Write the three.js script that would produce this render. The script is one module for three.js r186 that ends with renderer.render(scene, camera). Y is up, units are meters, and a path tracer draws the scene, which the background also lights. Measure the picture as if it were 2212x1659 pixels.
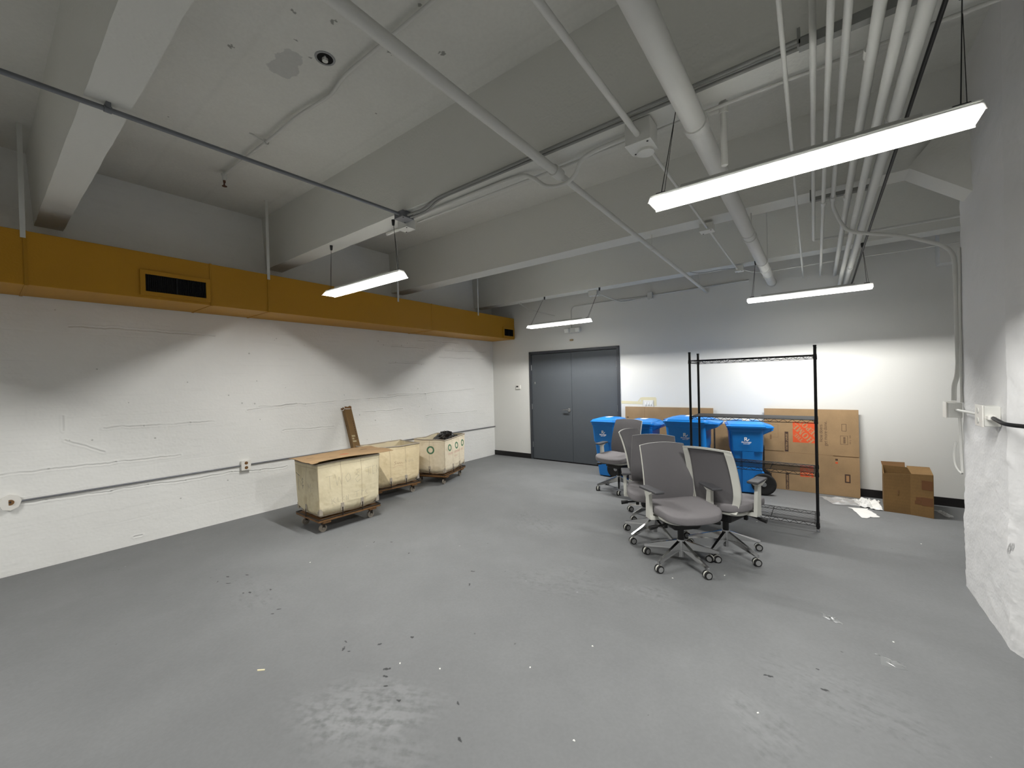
import * as THREE from 'three';
import { RoundedBoxGeometry } from 'three/addons/geometries/RoundedBoxGeometry.js';
import { mergeGeometries } from 'three/addons/utils/BufferGeometryUtils.js';
import { RectAreaLightUniformsLib } from 'three/addons/lights/RectAreaLightUniformsLib.js';

// ------------------------------------------------------------------ camera, exposure, light levels
const scene = new THREE.Scene();
scene.background = new THREE.Color(0x000000);
const camera = new THREE.PerspectiveCamera(86.67, 2212 / 1659, 0.05, 60);
camera.rotation.order = 'YXZ';
camera.position.set(5.685, 1.6, 6.887);
camera.rotation.set(THREE.MathUtils.degToRad(-0.419), THREE.MathUtils.degToRad(36.929), THREE.MathUtils.degToRad(-1.411));
const renderer = new THREE.WebGLRenderer({ antialias: true });
renderer.toneMapping = THREE.LinearToneMapping;
renderer.toneMappingExposure = 1.36;
renderer.shadowMap.enabled = true;
RectAreaLightUniformsLib.init();
const LAMP_LEVEL = 430;                       // radiance of each LED strip
const LAMP_COLOR = new THREE.Color().setRGB(1.0, 0.985, 0.95);
// fixtures: [centre x, z] ; all hang with their lower edge at LAMP_Y and run along x
const LAMP_Y = 2.505, LAMP_HALF = 0.59;

// ------------------------------------------------------------------ helpers
let seed = 12345;
const rnd = () => { seed = (seed * 1664525 + 1013904223) >>> 0; return seed / 4294967296; };
const rr = (a, b) => a + (b - a) * rnd();
const D = THREE.MathUtils.degToRad;
const V = (x, y, z) => new THREE.Vector3(x, y, z);
function hash(ix, iy) { let h = (ix * 374761393 + iy * 668265263) | 0; h = Math.imul(h ^ (h >>> 13), 1274126177); return ((h ^ (h >>> 16)) >>> 0) / 4294967296; }
function vnoise(x, y) {
  const ix = Math.floor(x), iy = Math.floor(y), fx = x - ix, fy = y - iy, u = fx * fx * (3 - 2 * fx), v = fy * fy * (3 - 2 * fy);
  const a = hash(ix, iy), b = hash(ix + 1, iy), c = hash(ix, iy + 1), d = hash(ix + 1, iy + 1);
  return a + (b - a) * u + (c - a) * v + (a - b - c + d) * u * v;
}
function fbm(x, y, o = 4) { let s = 0, a = 0.5, t = 0; for (let i = 0; i < o; i++) { s += a * vnoise(x, y); t += a; x = x * 2.03 + 17.1; y = y * 2.03 + 5.7; a *= 0.5; } return s / t; }
const clamp = (x, a = 0, b = 1) => Math.min(b, Math.max(a, x));
const smooth = (a, b, x) => { const t = clamp((x - a) / (b - a)); return t * t * (3 - 2 * t); };

const taken = new Map();
function numbered(n) { const k = taken.get(n) || 0; taken.set(n, k + 1); return k ? `${n}_${String(k).padStart(3, '0')}` : n; }
function flat(g) {                           // every geometry: not indexed, position + normal + uv only
  let q = g.index ? g.toNonIndexed() : g;
  if (!q.attributes.normal) q.computeVertexNormals();
  for (const k of Object.keys(q.attributes)) if (!['position', 'normal', 'uv'].includes(k)) q.deleteAttribute(k);
  if (!q.attributes.uv) q.setAttribute('uv', new THREE.BufferAttribute(new Float32Array(q.attributes.position.count * 2), 2));
  return q;
}
const M = (...gs) => { const l = gs.flat(9).map(flat); return l.length === 1 ? l[0] : mergeGeometries(l); };
function metreUV(g) {                        // uv in metres, by the main direction of each face
  g = flat(g); const p = g.attributes.position, n = g.attributes.normal, uv = g.attributes.uv;
  for (let i = 0; i < p.count; i++) {
    const ax = Math.abs(n.getX(i)), ay = Math.abs(n.getY(i)), az = Math.abs(n.getZ(i));
    if (ax >= ay && ax >= az) uv.setXY(i, p.getZ(i), p.getY(i));
    else if (ay >= az) uv.setXY(i, p.getX(i), p.getZ(i));
    else uv.setXY(i, p.getX(i), p.getY(i));
  }
  return g;
}
function bx(w, h, d, x = 0, y = 0, z = 0, r = 0, seg = 2) {
  const g = r > 0 ? new RoundedBoxGeometry(w, h, d, seg, Math.min(r, w / 2.01, h / 2.01, d / 2.01)) : new THREE.BoxGeometry(w, h, d);
  return g.translate(x, y, z);
}
function turn(g, rx = 0, ry = 0, rz = 0) { return g.applyMatrix4(new THREE.Matrix4().makeRotationFromEuler(new THREE.Euler(rx, ry, rz))); }
function rod(a, b, r, seg = 12, r2 = r) {
  const A = Array.isArray(a) ? V(...a) : a, B = Array.isArray(b) ? V(...b) : b, d = B.clone().sub(A), L = d.length();
  const g = new THREE.CylinderGeometry(r2, r, L, seg);
  g.applyQuaternion(new THREE.Quaternion().setFromUnitVectors(V(0, 1, 0), d.clone().normalize()));
  return g.translate((A.x + B.x) / 2, (A.y + B.y) / 2, (A.z + B.z) / 2);
}
function tube(pts, r, seg = 24, rad = 8, closed = false, tension = 0.5) {
  return new THREE.TubeGeometry(new THREE.CatmullRomCurve3(pts.map(p => Array.isArray(p) ? V(...p) : p), closed, 'catmullrom', tension), seg, r, rad, closed);
}
function bent(pts, r, rad = 8, corner = 0.06) {     // a pipe of straight runs with rounded corners
  const P = pts.map(p => V(...p)), path = new THREE.CurvePath(); let from = P[0];
  for (let i = 1; i < P.length - 1; i++) {
    const a = P[i - 1].clone().sub(P[i]), b = P[i + 1].clone().sub(P[i]), c = Math.min(corner, a.length() / 2.2, b.length() / 2.2);
    const s = P[i].clone().addScaledVector(a.normalize(), c), e = P[i].clone().addScaledVector(b.normalize(), c);
    path.add(new THREE.LineCurve3(from, s)); path.add(new THREE.QuadraticBezierCurve3(s, P[i], e)); from = e;
  }
  path.add(new THREE.LineCurve3(from, P[P.length - 1]));
  const out = [];
  for (const c of path.curves) out.push(new THREE.TubeGeometry(c, c.isLineCurve3 ? 1 : 6, r, rad, false));
  return M(out);
}
function extrude(pts, depth, bevel = 0, holes = []) {
  const s = new THREE.Shape(pts.map(p => new THREE.Vector2(...p)));
  for (const h of holes) s.holes.push(new THREE.Path(h.map(p => new THREE.Vector2(...p))));
  return new THREE.ExtrudeGeometry(s, { depth, bevelEnabled: bevel > 0, bevelSize: bevel, bevelThickness: bevel, bevelSegments: 2, curveSegments: 6 });
}
function grid(nu, nv, f, closeU = false) {    // surface from f(u,v) -> [x,y,z]
  const pos = [], uv = [], idx = [];
  for (let j = 0; j <= nv; j++) for (let i = 0; i <= nu; i++) { const q = f(i / nu, j / nv); pos.push(q[0], q[1], q[2]); uv.push(q[3] ?? i / nu, q[4] ?? j / nv); }
  for (let j = 0; j < nv; j++) for (let i = 0; i < nu; i++) { const a = j * (nu + 1) + i, b = a + 1, c = a + nu + 1, d = c + 1; idx.push(a, b, d, a, d, c); }
  const g = new THREE.BufferGeometry();
  g.setAttribute('position', new THREE.Float32BufferAttribute(pos, 3)); g.setAttribute('uv', new THREE.Float32BufferAttribute(uv, 2)); g.setIndex(idx); g.computeVertexNormals();
  if (closeU) { const n = g.attributes.normal; for (let j = 0; j <= nv; j++) { const a = j * (nu + 1), b = a + nu, s = V(n.getX(a) + n.getX(b), n.getY(a) + n.getY(b), n.getZ(a) + n.getZ(b)).normalize(); n.setXYZ(a, s.x, s.y, s.z); n.setXYZ(b, s.x, s.y, s.z); } }
  return flat(g);
}
function mesh(name, g, mat, parent) {
  const m = new THREE.Mesh(Array.isArray(g) ? M(g) : flat(g), mat);
  m.name = parent ? name : numbered(name); m.castShadow = m.receiveShadow = true;
  (parent || scene).add(m); return m;
}
function tag(o, label, category, group) { o.userData.label = label; o.userData.category = category; if (group) o.userData.group = group; return o; }
function thing(name, label, category, at = [0, 0, 0], ry = 0, group) {
  const o = new THREE.Group(); o.name = numbered(name); o.position.set(...at); o.rotation.y = ry; scene.add(o);
  return tag(o, label, category, group);
}
function struct(name, g, mat, label) { const m = mesh(name, g, mat); m.userData.kind = 'structure'; if (label) m.userData.label = label; return m; }
function again(o, at, ry, label) { const c = o.clone(); c.name = numbered(o.name.replace(/_\d{3}$/, '')); c.userData = { ...o.userData }; if (label) c.userData.label = label; c.position.set(...at); c.rotation.y = ry; scene.add(c); return c; }

// ------------------------------------------------------------------ textures
function tex(w, h, f, srgb = true, wrap = THREE.RepeatWrapping) {
  const d = new Uint8Array(w * h * 4);
  for (let j = 0; j < h; j++) for (let i = 0; i < w; i++) { const c = f((i + 0.5) / w, (j + 0.5) / h, i, j), k = (j * w + i) * 4; d[k] = clamp(c[0], 0, 255); d[k + 1] = clamp(c[1], 0, 255); d[k + 2] = clamp(c[2], 0, 255); d[k + 3] = 255; }
  const t = new THREE.DataTexture(d, w, h); t.wrapS = t.wrapT = wrap; t.magFilter = THREE.LinearFilter; t.minFilter = THREE.LinearFilter;
  if (srgb) t.colorSpace = THREE.SRGBColorSpace; t.needsUpdate = true; return t;
}
function canvasTex(w, h, draw, srgb = true) {
  const c = document.createElement('canvas'); c.width = w; c.height = h; const x = c.getContext('2d'); draw(x, w, h);
  const t = new THREE.CanvasTexture(c); if (srgb) t.colorSpace = THREE.SRGBColorSpace; t.wrapS = t.wrapT = THREE.ClampToEdgeWrapping; return t;
}
const std = (o) => new THREE.MeshStandardMaterial(o);
const phys = (o) => new THREE.MeshPhysicalMaterial(o);
const plain = (c, rough = 0.6, metal = 0) => std({ color: c, roughness: rough, metalness: metal });
function rep(t, a, b, ox = 0, oy = 0) { const q = t.clone(); q.repeat.set(a, b); q.offset.set(ox, oy); q.needsUpdate = true; return q; }

// fine plaster grain, one tile = 1 m
const grainBump = tex(512, 512, (u, v) => { const w = 8; const t = (x, y) => fbm(x, y, 4); const g = t(u * 24, v * 24) * 0.6 + vnoise(u * 160, v * 160) * 0.4; return [g * 255, g * 255, g * 255]; }, false);
// left wall: painted board-formed concrete. u covers z 0..7.2, v covers y 0..3.76
const LW = 7.2, LH = 3.76;
const shadedCracks = [[[6.75, .89], [6.47, .89], [6.02, .871], [5.5, .868]], [[6.1, 1.226], [5.8, 1.223], [5.57, 1.215], [5.4, 1.218], [5.1, 1.208]], [[4.69, 1.35], [4.1, 1.35], [3.1, 1.371], [1.94, 1.405], [.63, 1.457]],
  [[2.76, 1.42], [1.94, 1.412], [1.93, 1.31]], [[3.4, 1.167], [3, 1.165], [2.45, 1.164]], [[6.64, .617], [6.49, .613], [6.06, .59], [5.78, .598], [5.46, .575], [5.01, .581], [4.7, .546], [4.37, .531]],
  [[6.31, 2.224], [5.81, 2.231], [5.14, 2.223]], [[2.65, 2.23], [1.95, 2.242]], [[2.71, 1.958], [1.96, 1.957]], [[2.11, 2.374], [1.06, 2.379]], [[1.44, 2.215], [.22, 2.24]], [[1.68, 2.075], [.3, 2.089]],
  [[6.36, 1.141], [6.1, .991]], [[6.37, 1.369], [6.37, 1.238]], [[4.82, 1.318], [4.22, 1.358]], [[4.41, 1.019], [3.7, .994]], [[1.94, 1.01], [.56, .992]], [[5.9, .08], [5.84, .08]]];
function segDist(px, py, a, b) { const dx = b[0] - a[0], dy = b[1] - a[1], t = clamp(((px - a[0]) * dx + (py - a[1]) * dy) / (dx * dx + dy * dy)); return Math.hypot(px - a[0] - t * dx, py - a[1] - t * dy); }
const lwH = new Float32Array(2048 * 1024), lwC = new Float32Array(2048 * 1024);
for (let j = 0; j < 1024; j++) for (let i = 0; i < 2048; i++) {
  const z = (i + .5) / 2048 * LW, y = (j + .5) / 1024 * LH, k = j * 2048 + i;
  const wob = (fbm(z * 5, y * 2, 3) - .5) * .05;
  const row = (y + wob * .6) / .27, edge = Math.abs(row - Math.round(row)) * .27, has = smooth(.5, .68, fbm(z * .9 + Math.round(row) * 7.3, Math.round(row) * 3.1, 2));
  let h = .5 + (fbm(z * 1.3, y * 3, 4) - .5) * .5 + (hash(Math.round(row), 3) - .5) * .06 + (vnoise(z * 60, y * 60) - .5) * .05 + (fbm(z * 9, y * 26, 3) - .5) * .12;
  h -= has * .05 * smooth(.012, 0, edge);
  lwH[k] = h; lwC[k] = (fbm(z * 2.2 + 9, y * 2.2, 4) - .5) * 9 - (vnoise(z * 3, y * 40) > .86 ? 2 : 0);
}
for (const c of shadedCracks) for (let s = 0; s + 1 < c.length; s++) {
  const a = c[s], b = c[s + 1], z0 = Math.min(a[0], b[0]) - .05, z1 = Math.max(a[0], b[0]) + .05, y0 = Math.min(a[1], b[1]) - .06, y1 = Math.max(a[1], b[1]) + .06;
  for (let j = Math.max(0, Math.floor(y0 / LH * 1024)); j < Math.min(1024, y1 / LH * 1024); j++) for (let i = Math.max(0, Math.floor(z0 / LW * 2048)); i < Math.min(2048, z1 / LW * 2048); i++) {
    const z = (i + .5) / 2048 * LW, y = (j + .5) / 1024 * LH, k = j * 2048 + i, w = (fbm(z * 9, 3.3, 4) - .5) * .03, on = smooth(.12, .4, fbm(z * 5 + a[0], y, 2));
    const d = segDist(z, y - w, a, b); lwH[k] -= on * .2 * smooth(.011, 0, d); lwH[k] += on * .14 * smooth(.03, .012, d) * smooth(.004, .012, d); lwC[k] -= on * 13 * smooth(.0065, .001, d);  // colour also darkens here: ridge shade painted in, with faint crack dirt
  }
}
for (let n = 0; n < 46; n++) { const z = rr(.1, 7), y = rr(.3, 2.4), r = rr(.003, .009); for (let j = -6; j <= 6; j++) for (let i = -6; i <= 6; i++) { const I = Math.floor(z / LW * 2048) + i, J = Math.floor(y / LH * 1024) + j; if (I < 0 || J < 0 || I > 2047 || J > 1023) continue; const d = Math.hypot(i * LW / 2048, j * LH / 1024); if (d < r) { lwC[J * 2048 + I] -= 40; lwH[J * 2048 + I] -= .2; } } }
const leftBump = tex(2048, 1024, (u, v, i, j) => { const h = clamp(lwH[j * 2048 + i]) * 255; return [h, h, h]; }, false, THREE.MirroredRepeatWrapping);
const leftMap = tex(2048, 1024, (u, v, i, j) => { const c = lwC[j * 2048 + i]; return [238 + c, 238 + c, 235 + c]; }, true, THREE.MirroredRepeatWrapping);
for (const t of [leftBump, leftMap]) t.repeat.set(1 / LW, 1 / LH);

// ceiling slab: grey-white paint with spalled spots; one tile = 6 m
const ceilSpots = [[3.3, 5.72, .02], [3.42, 5.55, .025], [3.05, 5.5, .012], [3.12, 5.62, .018], [2.75, 5.85, .02], [3.5, 5.2, .03], [3.75, 4.98, .03], [4.2, 5.6, .012], [5.1, 5.15, .03], [1.6, 5.9, .01], [2.9, 4.9, .01], [3.9, 5.3, .012]];
const CT = 8;
const ceilMap = tex(1536, 1536, (u, v) => {
  const x = u * CT, z = v * CT; let c = 222 + (fbm(x * 1.6, z * 1.6, 4) - .5) * 16 + (vnoise(x * 70, z * 70) - .5) * 5, w = 0;
  const st = (z * 1.9 + .03 * fbm(x * 3, z, 2)); c -= 3.5 * smooth(.06, 0, Math.abs(st - Math.round(st)));
  for (const [sx, sz, r] of ceilSpots) { const d = Math.hypot(x - sx, z - sz) + (vnoise(x * 90, z * 90) - .5) * r * 1.3; if (d < r * .6) c -= 70; }
  const dp = Math.hypot((x - 2.87) / .2, (z - 5.575) / .1) + (fbm(x * 12, z * 12, 3) - .5) * .7; if (dp < .8) w = 24;
  return [c - w, c - w * .98, c - 6 - w * .9];
});
ceilMap.repeat.set(1 / CT, 1 / CT);

// floor: grey floor paint, worn patches, chips and scuffs. u covers x 0..8, v covers z 0..8
const FN = 2048, FS = 8, flC = new Float32Array(FN * FN), flR = new Float32Array(FN * FN);
for (let j = 0; j < FN; j++) for (let i = 0; i < FN; i++) {
  const x = (i + .5) / FN * FS, z = (j + .5) / FN * FS, k = j * FN + i;
  flC[k] = (fbm(x * .8, z * .8, 3) - .5) * 10 + (fbm(x * 4, z * 4, 4) - .5) * 9 + (vnoise(x * 90, z * 90) - .5) * 4;
  flR[k] = (fbm(x * 2.1 + 40, z * 2.1, 4) - .5);
}
function stamp(x, z, rx, rz, ang, f) {
  const R = Math.max(rx, rz) * 1.5, c = Math.cos(ang), s = Math.sin(ang);
  for (let j = Math.max(0, Math.floor((z - R) / FS * FN)); j < Math.min(FN, (z + R) / FS * FN); j++) for (let i = Math.max(0, Math.floor((x - R) / FS * FN)); i < Math.min(FN, (x + R) / FS * FN); i++) {
    const X = (i + .5) / FN * FS, Z = (j + .5) / FN * FS, a = ((X - x) * c + (Z - z) * s), b = (-(X - x) * s + (Z - z) * c);
    f(j * FN + i, Math.hypot(a / rx, b / rz), X, Z, a, b);
  }
}
for (const [x, z, rx, rz, ang, gain] of [[3.9, 5.72, .42, .2, -.5, 14], [4.1, 5.85, .38, .2, -.4, 9], [5.7, 4.33, .42, .3, .2, 6], [4.1, 4.06, .55, .26, -.2, 6], [5.4, 4.7, .3, .2, .5, 8], [4.6, 3.9, .3, .16, 0, 8], [2.2, 5.6, .4, .2, .1, 4], [3.2, 3.1, .5, .3, .6, 5]])
  stamp(x, z, rx, rz, ang, (k, d, X, Z, a, b) => {
    const n = fbm(a * 14, b * 60, 4) * .5 + fbm(X * 40, Z * 40, 3) * .5, m = smooth(1.15, .35, d + (fbm(X * 4, Z * 4, 3) - .5) * 1.2);
    flC[k] += m * gain * smooth(.34, .62, n); flR[k] += m * .15 * n; if (n < .34) flC[k] -= m * 6;
  });
const chips = [[1.661, 5.609], [1.764, 5.5], [1.694, 5.693], [1.797, 5.651], [2.079, 5.644], [2.117, 5.609], [2.206, 5.498], [2.584, 5.641], [2.559, 5.587], [3.358, 5.562], [3.306, 5.513], [3.408, 5.553], [3.505, 5.407], [3.766, 5.555], [3.723, 5.515], [3.833, 5.595], [3.968, 5.618], [3.61, 5.246], [4.227, 5.458], [4.377, 5.602], [3.327, 4.368], [3.46, 4.551], [5.69, 4.323], [5.658, 4.163], [5.451, 4.371], [2.575, 4.435], [2.059, 4.458], [2.211, 4.358]];
for (const [x, z] of chips) { const r = rr(.008, .016); stamp(x, z, r * rr(1, 1.9), r * .6, rr(-1, 1), (k, d, X, Z) => { if (d + (vnoise(X * 130, Z * 130) - .5) * .9 < .85) { flC[k] -= 62; flR[k] += .5; } }); }
for (let n = 0; n < 70; n++) { const x = rr(.4, 6.3), z = rr(.6, 6.4), r = rr(.002, .006); stamp(x, z, r * rr(1, 2), r, rr(0, 3), (k, d) => { if (d < 1) flC[k] += n % 3 ? -28 : 40; }); }
const floorMap = tex(FN, FN, (u, v, i, j) => { const c = flC[j * FN + i]; return [116 + c, 118 + c, 119 + c]; }, true, THREE.MirroredRepeatWrapping);
const floorRough = tex(1024, 1024, (u, v, i, j) => { const r = 255 * clamp(.74 + flR[(j * 2) * FN + i * 2] * .1, .6, .9); return [r, r, r]; }, false, THREE.MirroredRepeatWrapping);
const floorBump = tex(1024, 1024, (u, v, i, j) => { const x = u * FS, z = v * FS, h = 128 + (fbm(x * 6, z * 6, 4) - .5) * 120 + (vnoise(x * 50, z * 50) - .5) * 40; return [h, h, h]; }, false, THREE.MirroredRepeatWrapping);
for (const t of [floorMap, floorRough, floorBump]) t.repeat.set(1 / FS, 1 / FS);

// column plaster: rough, flaking paint; one tile = 2 m
const roughBump = tex(1024, 1024, (u, v) => { const x = u * 2, y = v * 2; const f = fbm(x * 7, y * 14, 5), p = smooth(.5, .7, fbm(x * 5 + 3, y * 9, 5)); const h = 90 + f * 110 + p * 30 + (vnoise(x * 80, y * 80) - .5) * 26; return [h, h, h]; }, false, THREE.MirroredRepeatWrapping);
roughBump.repeat.set(.5, .5);
const fabricBump = tex(256, 256, (u, v) => { const a = Math.sin(u * 256 * .8) * .5 + Math.sin(v * 256 * .8) * .5, h = 128 + a * 60 + (hash(Math.floor(u * 256), Math.floor(v * 256)) - .5) * 60; return [h, h, h]; }, false);
const woodMap = tex(512, 512, (u, v) => { const g = fbm(u * 3, v * 60, 4), k = fbm(u * 14, v * 5, 3); const c = 1 - .35 * g - .25 * smooth(.5, .8, k); return [150 * c, 108 * c, 64 * c]; });
const boardMap = tex(512, 512, (u, v) => { const c = 1 + (fbm(u * 6, v * 6, 4) - .5) * .16 + (Math.sin(v * 512 * .35) * .012) + (vnoise(u * 200, v * 60) - .5) * .06; return [156 * c, 129 * c, 95 * c]; });

// ------------------------------------------------------------------ materials
const mat = {
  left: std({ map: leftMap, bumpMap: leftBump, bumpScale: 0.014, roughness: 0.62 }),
  white: std({ color: 0xe6e6e2, roughness: 0.7, bumpMap: rep(grainBump, 1, 1), bumpScale: 0.0005 }),
  ceil: std({ map: ceilMap, roughness: 0.85, bumpMap: rep(grainBump, .7, .7), bumpScale: 0.002 }),
  beam: std({ color: 0xdcdcd6, roughness: 0.8, bumpMap: rep(grainBump, .6, .6), bumpScale: 0.0025 }),
  column: std({ color: 0xe4e4e4, roughness: 0.72, bumpMap: roughBump, bumpScale: 0.009 }),
  floor: std({ map: floorMap, roughness: 0.95, roughnessMap: floorRough, bumpMap: floorBump, bumpScale: 0.0015 }),
  pipe: std({ color: 0xd6d6d1, roughness: 0.6 }),
  greyPipe: std({ color: 0x7d7f84, roughness: 0.45, metalness: 0.5 }),
  darkPipe: std({ color: 0x8f908c, roughness: 0.6 }),
  black: plain(0x0c0c0d, 0.5), blackGloss: plain(0x08080a, 0.3), rubber: plain(0x161616, 0.8), base: plain(0x100c0d, 0.45),
  duct: std({ color: 0xb68304, roughness: 0.5, bumpMap: rep(grainBump, .8, .8), bumpScale: 0.0015 }),
  ductVent: plain(0xb68304, 0.5), vent: plain(0x1a1c1f, 0.5, 0.3), strap: plain(0xcfcfca, 0.6),
  door: std({ color: 0x4d5257, roughness: 0.5, bumpMap: rep(grainBump, 1.3, 1.3), bumpScale: 0.0006 }), doorFrame: plain(0x3a3d42, 0.5), chrome: plain(0xc9cbce, 0.25, 1), steel: plain(0xa6a7a8, 0.38, 0.9),
  hood: phys({ color: 0xf4f4f2, roughness: 0.9, transmission: 0.3, thickness: 0, side: THREE.DoubleSide }), hoodTop: plain(0xe4e4e0, 0.5), hoodOut: plain(0xb9b9b4, 0.5), led: std({ color: 0xffffff, emissive: 0xffffff, emissiveIntensity: 4 }),
  box: plain(0xd9d9d4, 0.55), plate: plain(0xeceae4, 0.4), slot: plain(0x2a2725, 0.6), cable: plain(0x2b2b2b, 0.6), wire: plain(0xe2e2de, 0.5), tape: plain(0xe2d9b4, 0.7),
  blue: std({ color: 0x1380d6, roughness: 0.42 }), navy: plain(0x0a60b4, 0.45),
  fabric: std({ color: 0x7d7a7c, roughness: 0.95, bumpMap: rep(fabricBump, 10, 10), bumpScale: 0.0008 }), backMesh: std({ color: 0x656365, roughness: 0.9, bumpMap: rep(fabricBump, 12, 12), bumpScale: 0.001 }),
  shell: plain(0xd3d3cb, 0.42), pad: plain(0x47474a, 0.6), alu: plain(0xd0d0d0, 0.13, 1),
  wood: std({ map: woodMap, roughness: 0.7 }), board: std({ map: boardMap, roughness: 0.85 }), boardDark: plain(0x7a5a38, 0.9),
  rim: plain(0xa79c8c, 0.8), leather: plain(0xa89e90, 0.75), iron: plain(0x3a342f, 0.5, 0.7), wheel: plain(0x8d857a, 0.6),
  bag: phys({ color: 0x08080a, roughness: 0.28, clearcoat: 0.3 }), rack: plain(0x0d0d0e, 0.35, 0.2), liner: plain(0x0c0c0d, 0.8),
  film: phys({ color: 0xf4f4f4, roughness: 0.4, transmission: 0.72, thickness: 0, side: THREE.DoubleSide }), foam: std({ color: 0xe9e9e6, roughness: 0.6, side: THREE.DoubleSide }), tapeClear: phys({ color: 0xe6e8e8, roughness: 0.2, transmission: 0.86, thickness: 0, side: THREE.DoubleSide }),
  gold: plain(0xb09b76, 0.5, 0.6), chip: plain(0xf0f0ea, 0.7), rust: plain(0x5a3a28, 0.8), hole: plain(0x0b0b0b, 0.9), grey: plain(0x9b9c9c, 0.6)
};

// ------------------------------------------------------------------ the room
const CEIL = 3.76, SOFFIT = 3.12, RX = 10.5, RZ = 11;
struct('floor', metreUV(bx(RX + .4, .2, RZ + .4, RX / 2, -.1, RZ / 2)), mat.floor, 'grey painted concrete floor with scuffs and chips');
struct('ceiling', metreUV(bx(RX + .4, .2, RZ + .4, RX / 2, CEIL + .1, RZ / 2)), mat.ceil, 'white painted concrete ceiling slab between the beams');
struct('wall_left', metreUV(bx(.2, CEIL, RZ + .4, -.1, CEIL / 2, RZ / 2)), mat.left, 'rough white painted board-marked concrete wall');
struct('wall_right', metreUV(bx(.2, CEIL, RZ + .4, RX + .1, CEIL / 2, RZ / 2)), mat.white, 'plain white wall beyond the column');
struct('wall_front', metreUV(bx(RX, CEIL, .2, RX / 2, CEIL / 2, RZ + .1)), mat.white, 'plain white wall facing the double door');
const DX0 = .967, DX1 = 2.897, DH = 2.179;
struct('wall_back', metreUV(extrude([[0, 0], [DX0, 0], [DX0, DH], [DX1, DH], [DX1, 0], [RX, 0], [RX, CEIL], [0, CEIL]], .2).translate(0, 0, -.2)), mat.white, 'smooth white wall around the dark double door');
struct('wall_back_blocking', bx(RX, CEIL, .05, RX / 2, CEIL / 2, -.226), mat.black, 'black plate standing in for the darkness behind the double door').name = 'dark_plate_2';  // black plate painted as the darkness behind the door gaps, no trim
struct('baseboard_back', M(bx(DX0 - .01, .1, .012, (DX0 - .01) / 2, .05, .006), bx(RX - DX1 - .01, .1, .012, (RX + DX1 + .01) / 2, .05, .006)), mat.base, 'black rubber baseboard along the smooth wall');

function beam(zf, zn, label, x1 = RX) {
  const N = 90, out = [], prof = (x, i) => { const a = (vnoise(x * 9, zf * 7) - .5) * .005, b = (vnoise(x * 9 + 50, zf * 7) - .5) * .006, c = Math.max(0, vnoise(x * 5 + 90, zf) - .78) * .05; return [[zf - .035, CEIL + .02], [zf + a, SOFFIT + c], [zn + b, SOFFIT + c * .6], [zn + .035, CEIL + .02]][i]; };
  for (let s = 0; s < 3; s++) out.push(grid(N, 1, (u, v) => { const x = u * x1, p = prof(x, s), q = prof(x, s + 1); return [x, v ? q[1] : p[1], v ? q[0] : p[0]]; }));
  return struct('ceiling_beam', metreUV(M(out)), mat.beam, label);
}
mat.beam.side = THREE.DoubleSide;
beam(.34, .58, 'white concrete ceiling beam beside the smooth wall with the door');
beam(2.38, 2.62, 'white concrete ceiling beam ending in a haunch at the column');
beam(4.36, 4.56, 'white concrete ceiling beam carrying the two junction boxes and painted conduits');
beam(6.33, 6.51, 'white concrete ceiling beam crossed by the unpainted grey conduit');
beam(8.3, 8.5, 'white concrete ceiling beam over the open floor');
beam(10.3, 10.5, 'white concrete ceiling beam beside the plain far wall');
// haunch between the second beam and the column
{
  const t = [[6.25, 3.13, 2.38], [6.25, 3.13, 2.62], [6.57, 2.78, 2.8], [6.57, 2.78, 2.58], [6.57, 3.5, 2.38], [6.57, 3.5, 2.75]], q = (a, b, c, d) => grid(1, 1, (u, v) => v ? (u ? t[c] : t[d]) : (u ? t[b] : t[a]));
  const g = M(q(0, 1, 2, 3), q(0, 3, 4, 4), q(1, 5, 2, 2)); const m = struct('ceiling_beam_haunch', metreUV(g), mat.beam, 'sloping concrete haunch where beam meets column'); m.userData.label = 'sloping concrete haunch where the ceiling beam meets the column';
}
// column with a chipped chamfered corner
{
  const X0 = 6.54, Z0 = 2.485, Z1 = 3.36, CH = .1, X1 = 7.5, Z2 = 3.47, H = 40;
  const foot = [[X1, Z0], [X0, Z0], [X0, Z1], [X0 + CH * .5, Z2], [X1, Z2]], out = [];
  for (let s = 0; s < 4; s++) out.push(grid(22, 170, (u, v) => {
    const a = foot[s], b = foot[s + 1]; let x = a[0] + (b[0] - a[0]) * u, z = a[1] + (b[1] - a[1]) * u; const y = v * CEIL, len = Math.hypot(b[0] - a[0], b[1] - a[1]), e = Math.min(s === 0 || s === 3 ? 9 : u, 1 - u) * len;
    const near = Math.max(Math.exp(-Math.hypot(x - X0, z - Z1) * 22), Math.exp(-Math.hypot(x - X0 - CH * .5, z - Z2) * 22), .5 * Math.exp(-Math.hypot(x - X0, z - Z0) * 30));
    const chip = smooth(.5, .72, fbm(y * 13 + z * 5, 4.4 + x * 6, 4)), n = (fbm(z * 9 + x * 9, y * 11, 4) - .5) * .016 + near * (chip * .013 + (fbm(y * 60 + z * 40, x * 40, 2) - .5) * .012) * (y < 1.25 ? 1 : .3);
    const dx = x - 6.9, dz = z - 2.95, dl = Math.hypot(dx, dz); return [x + dx / dl * n, y, z + dz / dl * n];
  }));
  struct('concrete_column', metreUV(M(out)), mat.column, 'thick white painted concrete column with flaking corner').material.side = THREE.DoubleSide;
}
// block under the ceiling on the back wall near the column
struct('trim_1', metreUV(bx(.6, .95, .2, 7.12, 3.3, .1)), mat.white, 'white boxed-out block high on the smooth wall');

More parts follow.
